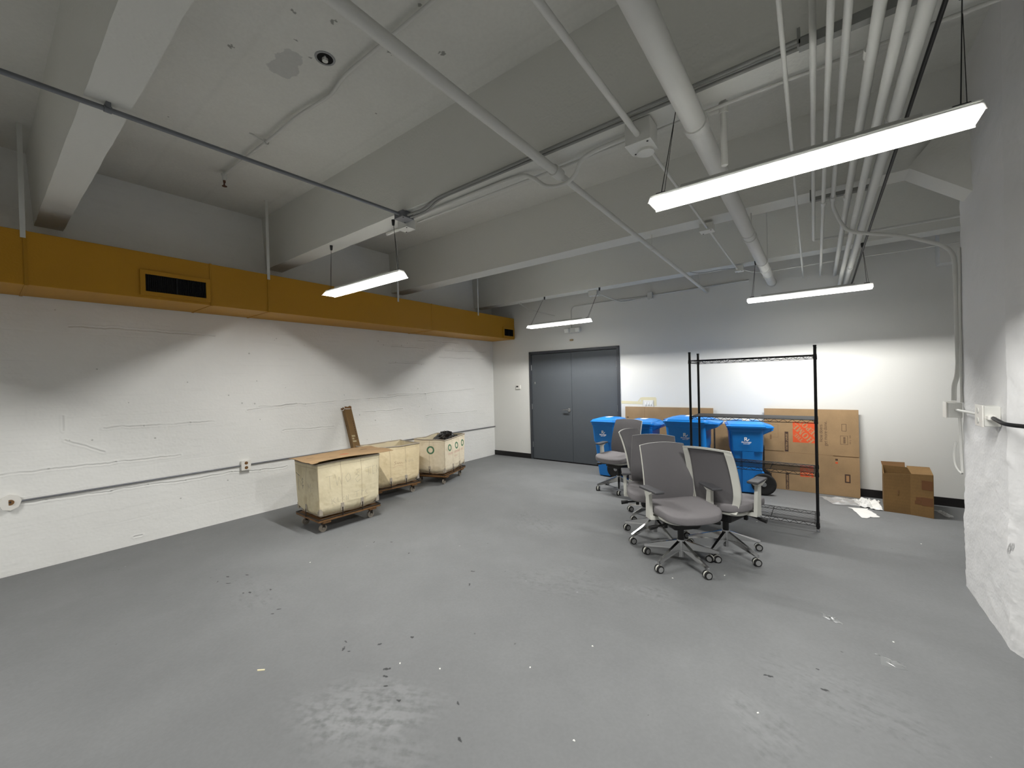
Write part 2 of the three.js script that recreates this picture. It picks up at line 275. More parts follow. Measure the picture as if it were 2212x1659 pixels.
// ------------------------------------------------------------------ double door
{
  const d = thing('door_1', 'dark grey steel double door in a dark frame', 'door', [0, 0, 0]); d.userData.kind = 'structure';
  mesh('frame', M(bx(.05, DH, .16, DX0 + .025, DH / 2, -.06, .003), bx(.05, DH, .16, DX1 - .025, DH / 2, -.06, .003), bx(DX1 - DX0, .05, .16, (DX0 + DX1) / 2, DH - .025, -.06, .003)), mat.doorFrame, d);
  const w = (DX1 - DX0 - .1) / 2 - .004, xm = (DX0 + DX1) / 2;
  for (const s of [-1, 1]) {
    const leaf = mesh('door_leaf', metreUV(bx(w, DH - .075, .045, xm + s * (w / 2 + .002), .018 + (DH - .075) / 2, -.02, .003)), mat.door, d);
    for (const y of [.3, 1.07, 1.86]) mesh('hinge', M(rod([xm + s * (w + .004), y - .055, .006], [xm + s * (w + .004), y + .055, .006], .009, 10), bx(.012, .1, .006, xm + s * (w + .004), y, .001)), mat.steel, leaf);
    if (s < 0) {
      const hx = xm - .06, hy = 1.02;
      mesh('handle', M(rod([hx, hy, .0], [hx, hy, .012], .032, 24), rod([hx, hy, .01], [hx, hy, .06], .011, 14), tube([[hx, hy, .058], [hx - .04, hy + .002, .06], [hx - .12, hy - .004, .052]], .01, 12, 10)), mat.chrome, leaf);
      mesh('scratch', bx(.006, .04, .001, DX0 + .13, 1.55, .0034), mat.chip, leaf);
    }
  }
  mesh('threshold', bx(DX1 - DX0, .012, .1, xm, .006, -.04), mat.black, d);
}

// ------------------------------------------------------------------ hanging LED lights
function lamp(cx, cz, label, hookZ, hookDX = 0, hookY = SOFFIT) {
  const o = thing('led_strip_light', label, 'light', [cx, LAMP_Y, cz], 0, 'hanging LED strip lights'), L = LAMP_HALF;
  mesh('hood', M(grid(1, 3, (u, v) => [-L + u * L * 2, [0, .051, .051, 0][Math.round(v * 3)], [-.068, -.026, .026, .068][Math.round(v * 3)]])), mat.hood, o);
  mesh('top_tray', bx(L * 2, .004, .054, 0, .054, 0), mat.hoodTop, o);
  for (const s of [-1, 1]) mesh('end_cap', extrude([[-.062, .006], [-.026, .049], [.026, .049], [.062, .006]], .004).rotateY(Math.PI / 2).translate(s * (L - .003) - .002, 0, 0), mat.hood, o);
  mesh('driver_housing', bx(L * 2 - .3, .018, .038, 0, .065, 0, .005), mat.hoodOut, o);
  mesh('led_strip', bx(L * 2 - .04, .004, .03, 0, .0465, 0), mat.led, o);
  for (const s of [-1, 1]) {
    const top = hookY - LAMP_Y, dz = hookZ - cz;
    const c = mesh('hanger_cable', M(rod([s * (L - .05), .06, 0], [s * (L - .05) + hookDX, top, dz], .0022, 6), rod([s * (L - .05) + .016, .06, 0], [s * (L - .05) + .002 + hookDX * .75, .06 + (top - .06) * .75, dz * .75], .0015, 6)), mat.cable, o);
    mesh('hook', bx(.05, .014, .03, s * (L - .05), .06, 0, .004), mat.cable, c); mesh('ceiling_hook', rod([s * (L - .05) + hookDX, top - .05, dz], [s * (L - .05) + hookDX, top, dz], .011, 10, .016), mat.cable, c);
  }
  const a = new THREE.RectAreaLight(LAMP_COLOR, LAMP_LEVEL, L * 2 - .04, .03); a.name = 'led_strip_glow';
  a.position.set(0, .042, 0); a.rotation.x = -Math.PI / 2; o.add(a);
  return o;
}
lamp(2.3, 4.68, 'lit LED strip light hanging over the canvas cart with the cardboard lid', 4.5, -.28);
lamp(5.58, 4.68, 'lit LED strip light hanging from the beam with junction boxes, beside the column', 4.5, .045);
lamp(2.26, 1.03, 'lit LED strip light hanging in front of the dark double door', .56);
lamp(5.585, 1.03, 'lit LED strip light hanging above the black wire rack', .56);
lamp(2.3, 8.3, 'lit LED strip light hanging over the open floor near the rough wall', 8.4);
lamp(5.59, 8.3, 'lit LED strip light hanging over the open floor away from the walls', 8.4);

// ------------------------------------------------------------------ yellow air duct
{
  const X = .61, Y0 = 2.47, Y1 = 2.905, o = thing('air_duct', 'mustard yellow rectangular air duct along the rough wall', 'duct', [0, 0, 0]);
  const cuts = [-.0, 2.29, 4.79, 5.35, 6.6, 9.2];
  for (let i = 0; i + 1 < cuts.length; i++) {
    const a = Math.max(.004, cuts[i]) + .002, b = cuts[i + 1] - .002, bul = (i % 2) * .003;
    mesh('duct_section', metreUV(bx(X - .006 + bul, Y1 - Y0, b - a, (X + bul) / 2 + .003, (Y0 + Y1) / 2, (a + b) / 2, .006)), mat.duct, o);
    if (i) mesh('seam_flange', M(bx(.006, Y1 - Y0 + .006, .02, X + .004, (Y0 + Y1) / 2, cuts[i]), bx(X, .006, .02, X / 2 + .004, Y0 - .002, cuts[i])), mat.duct, o);
  }
  for (const [z0, z1, y0, y1, n] of [[5.36, 5.91, 2.50, 2.735, 34], [.03, .40, 2.49, 2.70, 20]]) {
    const zc = (z0 + z1) / 2, yc = (y0 + y1) / 2, h = y1 - y0, w = z1 - z0, v = mesh('vent_frame', extrude([[-w / 2, -h / 2], [w / 2, -h / 2], [w / 2, h / 2], [-w / 2, h / 2]], .012, .002, [[[-w / 2 + .035, -h / 2 + .035], [-w / 2 + .035, h / 2 - .035], [w / 2 - .035, h / 2 - .035], [w / 2 - .035, -h / 2 + .035]]]).rotateY(Math.PI / 2).translate(X + .004, yc, zc), mat.ductVent, o);
    mesh('vent_back', bx(.004, h - .06, w - .06, X + .0065, yc, zc), mat.hole, v);
    for (let k = 0; k < n; k++) mesh('louver', bx(.012, h - .066, .0022, X + .011, yc, z0 + .045 + (w - .09) * k / (n - 1)), mat.vent, v);
    mesh('divider', bx(.01, h - .066, .014, X + .012, yc, zc), mat.vent, v);
  }
  for (const [z, y] of [[6.61, 3.76], [4.785, 3.76], [2.962, 3.76], [1.14, 3.76]]) mesh('hanger_strap', M(bx(.004, y - Y1 + .06, .03, X + .006, (y + Y1 - .06) / 2, z), bx(.03, .004, .03, X - .01, y - .003, z)), mat.strap, o);
}

// ------------------------------------------------------------------ pipes and conduits under the ceiling
function run(name, label, category, g, m, group) { return tag(mesh(name, g, m), label, category, group); }
const collar = (p, ax, r, w) => { const d = { x: [w, 0, 0], y: [0, w, 0], z: [0, 0, w] }[ax]; return rod([p[0] - d[0] / 2, p[1] - d[1] / 2, p[2] - d[2] / 2], [p[0] + d[0] / 2, p[1] + d[1] / 2, p[2] + d[2] / 2], r, 16); };
const at = (a, b, z) => { const t = (z - a[2]) / (b[2] - a[2]); return [a[0] + (b[0] - a[0]) * t, a[1] + (b[1] - a[1]) * t, z]; };
{ // sprinkler main that steps down in size at the beam
  const o = thing('sprinkler_pipe', 'white painted sprinkler pipe stepping thinner at the conduit beam', 'pipe'), a = [4.268, 3.045, 7.6], m = [4.268, 3.03, 4.42], b = [4.33, 2.905, .0];
  mesh('pipe', rod(a, m, .03, 18), mat.pipe, o); mesh('pipe', rod(m, b, .022, 16), mat.pipe, o);
  mesh('coupling', collar([4.268, 3.03, 4.43], 'z', .038, .09), mat.pipe, o); mesh('coupling', collar(at(m, b, 2.5), 'z', .026, .05), mat.pipe, o);
  for (const z of [2.5, .46, 6.42]) { const p = z > 4.42 ? at(a, m, z) : at(m, b, z); mesh('hanger', M(collar(p, 'z', z > 4 ? .037 : .025, .02), rod(p, [p[0], SOFFIT, z], .005, 6)), mat.pipe, o); }
}
{ // big drain pipe
  const o = thing('drain_pipe', 'thick white painted drain pipe with couplings running toward the door wall', 'pipe'), a = [5.165, 3.03, 7.6], b = [5.183, 2.905, 0];
  mesh('pipe', rod(a, b, .055, 24), mat.pipe, o);
  for (const z of [4.47, 2.3, 1.28, .9, .62, .05]) mesh('coupling', collar(at(a, b, z), 'z', z > 4 ? .064 : .061, z > 4 ? .07 : .06), mat.pipe, o);
  const dp = thing('drop_pipe', 'short white vertical pipe stub beside the thick drain pipe at the conduit beam', 'pipe', [5.285, 0, 4.32]); mesh('pipe', rod([0, 2.78, 0], [0, 3.1, 0], .017, 14), mat.pipe, dp); mesh('tee', M(collar([0, 3.1, 0], 'y', .024, .06), rod([0, 3.1, 0], [-.07, 3.1, .0], .018, 10)), mat.pipe, dp); mesh('cap', collar([0, 3.14, 0], 'y', .013, .03), mat.rust, dp);
  for (const z of [2.45, .95]) { const p = at(a, b, z); mesh('hanger', M(collar(p, 'z', .059, .025), rod([p[0] + .03, p[1], z], [p[0] + .03, z > 2 ? SOFFIT : CEIL, z], .006, 6)), mat.pipe, o); }
}
{ // lighting conduit with boxes
  const o = thing('lighting_conduit', 'white painted lighting conduit running box to box along the room', 'conduit'), a = [4.862, 3.05, 7.6], m = [4.86, 3.03, 4.48], b = [4.83, 3.05, .5];
  mesh('pipe', rod(a, m, .017, 14), mat.pipe, o); mesh('pipe', rod([4.86, 3.04, 4.36], b, .0105, 10), mat.pipe, o);
}
function jbox(name, label, p, w, h, d, m, extra = []) { const o = thing(name, label, 'junction box', p); mesh('box', bx(w, h, d, 0, 0, 0, .006), m, o); mesh('cover', bx(w + .004, .006, d + .004, 0, -h / 2 - .002, 0, .002), m, o); for (const [x, y, z] of [[-.35, 0, -.35], [.35, 0, .35]]) mesh('screw', rod([x * w, -h / 2 - .004, z * d], [x * w, -h / 2 - .008, z * d], .006, 8), mat.slot, o); extra.forEach(([n, g]) => mesh(n, g, m, o)); return o; }
jbox('junction_box', 'large white junction box with knockouts on the conduit beam by the column light', [4.86, 3.05, 4.44], .15, .13, .14, mat.box, [['round_cover', rod([0.01, -.068, -.05], [.01, -.085, -.05], .05, 20)], ['side_fitting', rod([.0, -.02, -.07], [.0, -.02, -.12], .022, 12)]]);
jbox('junction_box', 'unpainted grey junction box where the bare conduit ends on the beam', [2.765, 3.09, 4.54], .12, .055, .12, mat.greyPipe);
jbox('junction_box', 'small white junction box under the grey box on the conduit beam', [2.66, 3.07, 4.43], .13, .08, .1, mat.box, [['stub_pipe', rod([-.06, -.0, -.02], [-.33, .0, -.03], .016, 12)]]);
jbox('junction_box', 'white junction box hanging below the haunched beam on the lighting conduit', [4.835, 3.06, 2.5], .12, .07, .11, mat.box);
jbox('junction_box', 'white junction box at the end of the lighting conduit near the door wall', [4.85, 3.06, .54], .1, .07, .1, mat.box);
jbox('junction_box', 'white junction box on the beam above the double door', [2.62, 3.075, .4], .16, .08, .12, mat.box);
run('grey_conduit', 'unpainted grey metal conduit crossing under the first beam to the grey box', 'conduit', M(rod([2.655, 3.09, 7.6], [2.775, 3.09, 4.58], .0135, 12), collar([2.703, 3.09, 6.42], 'z', .018, .03), bx(.05, .03, .02, 2.703, 3.108, 6.42)), mat.greyPipe);
run('conduit_pair', 'pair of dark dusty conduits along the edge of the conduit beam', 'conduit', M(bent([[2.82, 3.08, 4.55], [3.0, 3.09, 4.52], [3.22, 3.105, 4.575], [6.6, 3.13, 4.585]], .0105, 8, .12), bent([[2.82, 3.07, 4.52], [3.0, 3.08, 4.49], [3.24, 3.1, 4.56], [6.6, 3.105, 4.555]], .0095, 8, .12)), mat.darkPipe);
run('painted_conduit', 'white conduit with a dip under the sprinkler pipe on the conduit beam', 'conduit', M(tube([[2.72, 3.09, 4.45], [3.3, 3.1, 4.445], [3.91, 3.1, 4.44], [4.05, 3.07, 4.42], [4.14, 3.0, 4.36], [4.27, 2.982, 4.34], [4.37, 3.005, 4.36], [4.48, 3.075, 4.41], [4.8, 3.09, 4.42]], .014, 80, 10)), mat.pipe);
run('painted_conduit', 'thin white conduit along the back edge of the conduit beam', 'conduit', M(bent([[2.72, 3.1, 4.35], [3.9, 3.1, 4.35], [6.6, 3.1, 4.35]], .0095, 8)), mat.pipe);
// bundle of pipes toward the column side
const bundle = 'parallel pipes beside the column';
run('white_pipe', 'slender white pipe next to the thick drain pipe, first of the bundle', 'pipe', M(rod([5.612, 3.04, 7.6], [5.545, 2.92, 0], .0095, 12)), mat.pipe, bundle);
run('white_pipe', 'white pipe of the bundle turning square toward the column', 'pipe', bent([[5.69, 3.3, 4.7], [5.69, 3.02, 4.7], [5.67, 3.0, 1.52], [6.75, 3.0, 1.46], [8, 3.0, 1.4]], .013, 12, .05), mat.pipe, bundle);
run('white_pipe', 'white pipe of the bundle with a lower coupling, running to the door wall', 'pipe', M(rod([5.752, 3.04, 7.6], [5.735, 2.92, 0], .013, 12), collar([5.744, 2.963, 2.75], 'z', .019, .06), collar([5.748, 3.0, 5.0], 'z', .018, .04)), mat.pipe, bundle);
run('white_pipe', 'white pipe of the bundle sweeping down to the column conduit', 'pipe', M(rod([5.8, 3.04, 7.6], [5.803, 3.0, 2.66], .015, 12), collar([5.803, 3.0, 2.72], 'z', .021, .06), tube([[5.803, 3.0, 2.66], [5.81, 2.98, 2.54], [5.87, 2.85, 2.44], [5.95, 2.775, 2.42], [6.21, 2.685, 2.42], [6.37, 2.605, 2.42], [6.47, 2.54, 2.42], [6.515, 2.45, 2.43], [6.52, 2.3, 2.44]], .0145, 60, 10)), mat.pipe, bundle);
run('white_pipe', 'stouter white pipe of the bundle with collars', 'pipe', M(rod([5.9, 3.04, 7.6], [5.885, 2.9, 0], .0215, 14), collar([5.893, 3.0, 4.5], 'z', .027, .06), collar([5.89, 2.96, 2.78], 'z', .027, .07)), mat.pipe, bundle);
run('white_pipe', 'thinner of the two large pipes strapped together', 'pipe', M(rod([5.97, 3.02, 7.6], [5.925, 2.74, 0], .02, 14)), mat.pipe, bundle);
run('white_pipe', 'thick pipe strapped beside a thinner one, nearest the column', 'pipe', M(rod([6.04, 3.03, 7.6], [5.99, 2.76, 0], .028, 20), collar([6.016, 2.902, 4.0], 'z', .033, .04), collar([5.996, 2.792, .9], 'z', .033, .05)), mat.pipe, bundle);
run('black_cable', 'sagging black cable along the thick pipe nearest the column', 'cable', tube([[6.1, 3.04, 7.6], [6.085, 2.97, 4.6], [6.075, 2.91, 3.6], [6.065, 2.85, 2.2], [6.055, 2.78, 1.0], [6.04, 2.71, .3], [6.03, 2.73, .02]], .009, 60, 8), mat.black);
run('strut_bracket', 'painted steel strut bracket holding the pipe bundle at the conduit beam', 'bracket', M(bx(.44, .035, .04, 5.86, 3.056, 4.645), bx(.012, .07, .04, 5.64, 3.09, 4.645), bx(.012, .07, .04, 6.08, 3.09, 4.645)), mat.darkPipe);
run('strut_bracket', 'painted steel strut bracket holding the pipe bundle at the haunched beam', 'bracket', M(bx(.4, .03, .04, 5.86, 3.04, 2.66), bx(.012, .09, .04, 5.66, 3.075, 2.66), bx(.012, .09, .04, 6.06, 3.075, 2.66)), mat.darkPipe);
run('thin_conduit', 'thin conduit from the end box across the beam beside the door wall', 'conduit', tube([[4.9, 3.04, .53], [5.0, 3.0, .5], [5.12, 2.99, .45], [5.33, 2.982, .45], [5.86, 2.985, .45], [6.48, 2.98, .45], [6.94, 2.98, .45], [7.6, 2.98, .45]], .0085, 60, 8), mat.pipe);
{ // sprinkler branch under the slab
  const o = thing('sprinkler_branch', 'white sprinkler branch under the slab with an upright head', 'pipe');
  mesh('pipe', tube([[1.03, 3.72, 5.33], [1.91, 3.715, 5.31], [2.42, 3.72, 5.3], [2.7, 3.725, 5.275], [2.88, 3.728, 5.26], [3.14, 3.725, 5.3], [3.49, 3.722, 5.3], [4.26, 3.72, 5.3]], .012, 70, 10), mat.pipe, o);
  mesh('elbow', M(rod([1.03, 3.72, 5.33], [.99, 3.72, 5.332], .022, 12), rod([1.005, 3.72, 5.33], [1.005, 3.66, 5.33], .019, 12)), mat.pipe, o);
  const h = mesh('sprinkler_head', M(rod([1.005, 3.665, 5.33], [1.005, 3.64, 5.33], .012, 10), rod([1.005, 3.64, 5.33], [1.005, 3.605, 5.33], .005, 8)), mat.rust, o); mesh('deflector', M(rod([1.005, 3.606, 5.33], [1.005, 3.602, 5.33], .022, 14), tube([[.993, 3.645, 5.33], [.985, 3.625, 5.33], [1.0, 3.605, 5.33]], .003, 8, 6)), mat.rust, h);
  mesh('hanger', M(rod([1.9, 3.715, 5.31], [1.86, CEIL, 5.42], .006, 6), new THREE.TorusGeometry(.02, .005, 6, 14).rotateY(Math.PI / 2).translate(1.91, 3.715, 5.31)), mat.pipe, o);
}
{ // open hole in the slab with an old socket inside
  const o = thing('ceiling_socket', 'open round hole in the slab with an old lamp socket', 'socket', [3.117, CEIL, 5.436]);
  mesh('hole_rim', new THREE.LatheGeometry([[.045, -.001], [.056, -.006], [.062, -.004], [.064, .0]].map(p => new THREE.Vector2(...p)), 24), mat.grey, o);
  mesh('hole', rod([0, -.0005, 0], [0, -.003, 0], .05, 24), mat.hole, o); mesh('lamp_socket', M(rod([0, -.003, 0], [0, -.02, 0], .018, 12), rod([.018, -.003, .01], [.018, -.014, .01], .007, 8)), mat.box, o);
}
run('wall_conduit', 'thin white conduit looping up from the emergency light to the wall box', 'conduit', M(bent([[1.96, 2.56, .012], [1.96, 2.98, .012], [3.42, 2.975, .012]], .009, 8, .1), bent([[3.5, 2.975, .012], [4.9, 2.99, .012]], .012, 8)), mat.pipe);
jbox('junction_box', 'white junction box set on the smooth wall right below the slab', [3.465, 2.975, .03], .08, .1, .06, mat.box);
run('flexible_conduit', 'flexible conduit drooping from the box above the door to the wall conduit', 'conduit', tube([[2.7, 3.06, .38], [2.82, 3.0, .25], [2.95, 2.94, .1], [3.05, 2.93, .04], [3.25, 2.945, .025], [3.42, 2.96, .025]], .011, 40, 8), mat.pipe);
run('flexible_conduit', 'short cut flexible conduit drooping from the beam near the yellow duct', 'conduit', M(tube([[1.0, 3.13, .4], [1.1, 3.05, .3], [1.22, 2.98, .2], [1.42, 2.91, .12], [1.63, 2.84, .06]], .009, 30, 8), bx(.014, .05, .014, 1.09, 3.1, .42)), mat.pipe);
{ // hanging scrap wire
  run('loose_wire', 'loose thin wire dangling at the beam beside the end junction box', 'wire', tube([[4.25, 3.09, .7], [4.4, 3.05, .7], [4.65, 3.06, .66], [4.82, 3.06, .58]], .004, 24, 6), mat.darkPipe);
}

// ------------------------------------------------------------------ fittings on the walls
run('wall_conduit', 'long thin metal conduit low along the rough wall between outlets', 'conduit', M(rod([.02, .645, 6.64], [.02, .645, 4.92], .0085, 10), rod([.02, .645, 4.82], [.02, .62, .0], .0085, 10)), mat.greyPipe);
{
  const o = thing('duplex_outlet', 'white duplex outlet on the thin conduit behind the lidded cart', 'outlet', [.0, .645, 4.87]);
  mesh('box', bx(.05, .11, .1, .025, 0, 0, .004), mat.plate, o); const c = mesh('cover_plate', bx(.006, .12, .105, .053, 0, 0, .003), mat.plate, o);
  for (const y of [-.028, .028]) mesh('socket', rod([.055, y, 0], [.0585, y, 0], .019, 14), mat.boardDark, c);
}
{
  const o = thing('round_outlet', 'white octagonal outlet box with a single round socket on the rough wall', 'outlet', [.0, .65, 6.7]);
  mesh('box', turn(new THREE.CylinderGeometry(.062, .062, .05, 8), 0, Math.PI / 8, Math.PI / 2).translate(.025, 0, 0), mat.plate, o); const c = mesh('cover_plate', turn(new THREE.CylinderGeometry(.07, .07, .006, 8), 0, Math.PI / 8, Math.PI / 2).translate(.053, 0, 0), mat.plate, o);
  mesh('socket', rod([.055, 0, 0], [.06, 0, 0], .024, 16), mat.boardDark, c); mesh('socket_slot', rod([.0601, .002, 0], [.0608, .002, 0], .012, 3), mat.slot, c);
}
{
  const o = thing('thermostat', 'small white thermostat on the wall beside the double door', 'thermostat', [.68, 1.47, 0]);
  mesh('case', bx(.11, .085, .024, 0, 0, .012, .006), mat.plate, o); mesh('display', bx(.05, .03, .002, -.018, .012, .0245), mat.slot, o); mesh('dial', rod([.035, .012, .022], [.035, .012, .03], .014, 16), mat.plate, o);
}
{
  const o = thing('switch_plate', 'white triple light switch plate edged with masking tape', 'switch', [3.39, 1.155, 0]);
  mesh('plate', bx(.165, .12, .008, 0, 0, .006, .004), mat.plate, o);
  for (const x of [-.046, 0, .046]) { const s = mesh('switch', bx(.03, .065, .006, x, -.002, .012, .002), mat.chip, o); mesh('toggle', bx(.01, .02, .014, x, -.01, .018, .002), mat.plate, s); }
}
run('masking_tape', 'ragged pale yellow masking tape around the light switch', 'tape', M(bx(.24, .05, .0012, 3.39, 1.245, .0008), bx(.045, .13, .0012, 3.5, 1.19, .0009), bx(.035, .1, .0012, 3.275, 1.2, .0009), turn(bx(.38, .05, .0012, 0, 0, 0), 0, 0, -.03).translate(3.1, 1.175, .001), turn(bx(.08, .02, .0012, 0, 0, 0), 0, 0, .9).translate(3.24, 1.23, .001)), mat.tape);
{
  const o = thing('emergency_light', 'white emergency light unit on the wall above the double door', 'emergency light', [2.03, 2.53, 0]);
  mesh('case', bx(.22, .1, .06, -.02, 0, .03, .01), mat.box, o); for (const x of [-.13, .1]) { const h = mesh('lamp_head', turn(bx(.1, .09, .07, 0, 0, 0, .015), .25, 0, 0).translate(x, .0, .075), mat.plate, o); mesh('lens', turn(bx(.075, .065, .006, 0, 0, .037), .25, 0, 0).translate(x, 0, .075), mat.chip, h); }
}
tag(mesh('sensor_plate', bx(.07, .03, .02, 1.955, 2.35, .01, .004), mat.gold), 'small tan sensor plate between emergency light and double door', 'sensor');
{ // column conduit, boxes, plug and loop
  run('column_conduit', 'vertical white conduit down the column to the outlet box', 'conduit', M(rod([6.52, 2.32, 2.45], [6.525, 1.66, 2.45], .015, 12), tube([[6.525, 1.66, 2.45], [6.52, 1.56, 2.44], [6.508, 1.48, 2.42], [6.505, 1.37, 2.42]], .015, 16, 10), rod([6.53, 2.5, 2.5], [6.53, 1.36, 2.5], .008, 8)), mat.pipe);
  const o = thing('column_outlet', 'white outlet box on the column corner fed by the vertical conduit', 'outlet', [6.5, 1.3, 2.43]);
  mesh('box', bx(.075, .11, .1, 0, 0, 0, .004), mat.box, o); const c = mesh('cover_plate', bx(.07, .12, .008, -.005, 0, -.055, .002), mat.plate, o); for (const y of [-.028, .028]) mesh('socket', rod([-.01, y, -.058], [-.01, y, -.062], .017, 12), mat.slot, c); mesh('side_cover', bx(.008, .12, .105, -.042, 0, -.01, .002), mat.plate, o);
  run('linking_conduit', 'short white conduit linking the two outlet boxes on the column', 'conduit', rod([6.505, 1.303, 2.47], [6.505, 1.315, 3.12], .0095, 10), mat.wire);
  const p = thing('column_outlet', 'second white outlet box on the column with a plugged-in black cord', 'outlet', [6.505, 1.32, 3.2]);
  mesh('box', bx(.07, .12, .13, .0, 0, 0, .004), mat.box, p); const d = mesh('cover_plate', bx(.008, .13, .14, -.037, 0, 0, .002), mat.plate, p); for (const y of [-.03, .03]) mesh('socket', rod([-.04, y, -.01], [-.044, y, -.01], .018, 12), mat.box, d);
  const q = thing('power_cord', 'black power cord with a white plug leaving the column outlet', 'cord'); mesh('cord', tube([[6.5, 1.315, 3.3], [6.49, 1.31, 3.42], [6.5, 1.3, 3.55], [6.6, 1.3, 3.66], [6.8, 1.3, 3.62]], .011, 40, 8), mat.black, q); mesh('plug', bx(.035, .03, .07, 6.495, 1.315, 3.28, .008), mat.plate, q);
  run('cable_loop', 'white cable loop hanging down the column edge below the outlet box', 'cable', M(rod([6.525, 1.25, 2.47], [6.53, .84, 2.49], .008, 8), tube([[6.515, 1.06, 2.42], [6.507, .98, 2.40], [6.507, .9, 2.41], [6.517, .85, 2.45], [6.53, .83, 2.48]], .007, 30, 8)), mat.wire);
}

// ------------------------------------------------------------------ office chairs
function hexa(p) {                          // 8 corners: bottom 0-3, top 4-7 (same winding)
  const q = (a, b, c, d) => [p[a], p[b], p[c], p[a], p[c], p[d]], v = [...q(3, 2, 1, 0), ...q(4, 5, 6, 7), ...q(0, 1, 5, 4), ...q(1, 2, 6, 5), ...q(2, 3, 7, 6), ...q(3, 0, 4, 7)].flat();
  const g = new THREE.BufferGeometry(); g.setAttribute('position', new THREE.Float32BufferAttribute(v, 3)); g.computeVertexNormals(); return flat(g);
}
const sp = (x, e) => Math.sign(x) * Math.pow(Math.abs(x), e);
function pillow(w, h, d, n = 4, e = .5, warp = (p) => p, nu = 48, nv = 20) {
  return grid(nu, nv, (u, v) => { const t = -u * Math.PI * 2, f = (v - .5) * Math.PI, c = sp(Math.cos(f), e); return [...warp([w / 2 * sp(Math.cos(t), 2 / n) * c, h / 2 * sp(Math.sin(f), e), d / 2 * sp(Math.sin(t), 2 / n) * c]), u * .5, v * .25]; }, true);
}
const backZ = new THREE.CatmullRomCurve3([V(.44, -.195, 0), V(.58, -.2, 0), V(.75, -.235, 0), V(.9, -.287, 0), V(.974, -.325, 0)]), backW = new THREE.CatmullRomCurve3([V(.44, .4, 0), V(.58, .455, 0), V(.75, .45, 0), V(.9, .435, 0), V(.974, .424, 0)]);
const casterTyre = M([-1, 1].map(s => turn(new THREE.CylinderGeometry(.03, .03, .018, 20), 0, 0, Math.PI / 2).translate(s * .0155, .03, 0))), casterCaps = [-1, 1].map(s => flat(turn(new THREE.CylinderGeometry(.0215, .0215, .006, 18), 0, 0, Math.PI / 2).translate(s * .0235, .03, 0)));
const casterHood = M(turn(new THREE.CylinderGeometry(.031, .031, .014, 20, 1, false, -.4, 3.9), 0, 0, Math.PI / 2).translate(0, .03, 0), rod([0, .05, 0], [0, .085, 0], .006, 8));
const seatGeo = pillow(.515, .095, .51, 4.2, .42, ([x, y, z]) => { const k = Math.max(0, z - .1); return [x * (1 - .06 * Math.max(0, -z)), y + .462 - k * k * .75 + .02 * (x / .25) ** 2 - .006 * Math.max(0, .1 - Math.abs(z)), z + .03]; });
const panGeo = pillow(.45, .05, .44, 4, .5, ([x, y, z]) => [x, y + .42 - Math.max(0, z - .12) ** 2 * .5, z + .01], 32, 10);
function backPoint(u, v, off = 0) { const a = backZ.getPoint(v), w = backW.getPoint(v).y; return [u * w / 2, a.x + .016 * (1 - u * u) * v * v, a.y + .035 * u * u - off]; }
const backGeo = (() => { const f = grid(16, 24, (u, v) => [...backPoint(u * 2 - 1, v, 0), u * .45, v * .55]), r = grid(16, 24, (u, v) => [...backPoint(1 - u * 2, v, .014), u * .45, v * .55]); const rim = []; const ed = (fn) => rim.push(grid(24, 1, (t, k) => fn(t, k ? .014 : 0))); ed((t, o) => backPoint(-1, 1 - t, o)); ed((t, o) => backPoint(1, t, o)); ed((t, o) => backPoint(1 - 2 * t, 1, o)); ed((t, o) => backPoint(2 * t - 1, 0, o)); return M(f, r, rim); })();
const frameGeo = (() => {                 // a band around the back, deep behind the fabric
  const loop = []; for (let i = 0; i <= 24; i++) loop.push([-1, i / 24]); for (let i = 1; i <= 14; i++) loop.push([-1 + 2 * i / 14, 1]); for (let i = 1; i <= 24; i++) loop.push([1, 1 - i / 24]); for (let i = 1; i < 14; i++) loop.push([1 - 2 * i / 14, 0]);
  const n = loop.length, inner = (i) => { const [u, v] = loop[i % n], w = backW.getPoint(v).y / 2; return [clamp(u, -1 + .05 / w, 1 - .05 / w), clamp(v, .07, .945)]; };
  const sec = (i, k) => { const q = i % n, [u, v] = loop[q], dep = v > .9 ? .026 : .03; if (k === 0 || k === 4) return backPoint(u * 1.008, v, -.002 + .012); if (k === 1) return backPoint(u * 1.012, v, dep); const [a, b] = inner(i); return backPoint(a, b, k === 2 ? dep : .014); };
  const parts = []; for (let k = 0; k < 4; k++) parts.push(grid(n, 1, (u, v) => sec(Math.round(u * n), k + (v ? 1 : 0)))); return M(parts);
})();
mat.shell.side = THREE.DoubleSide; mat.backMesh.side = THREE.DoubleSide;
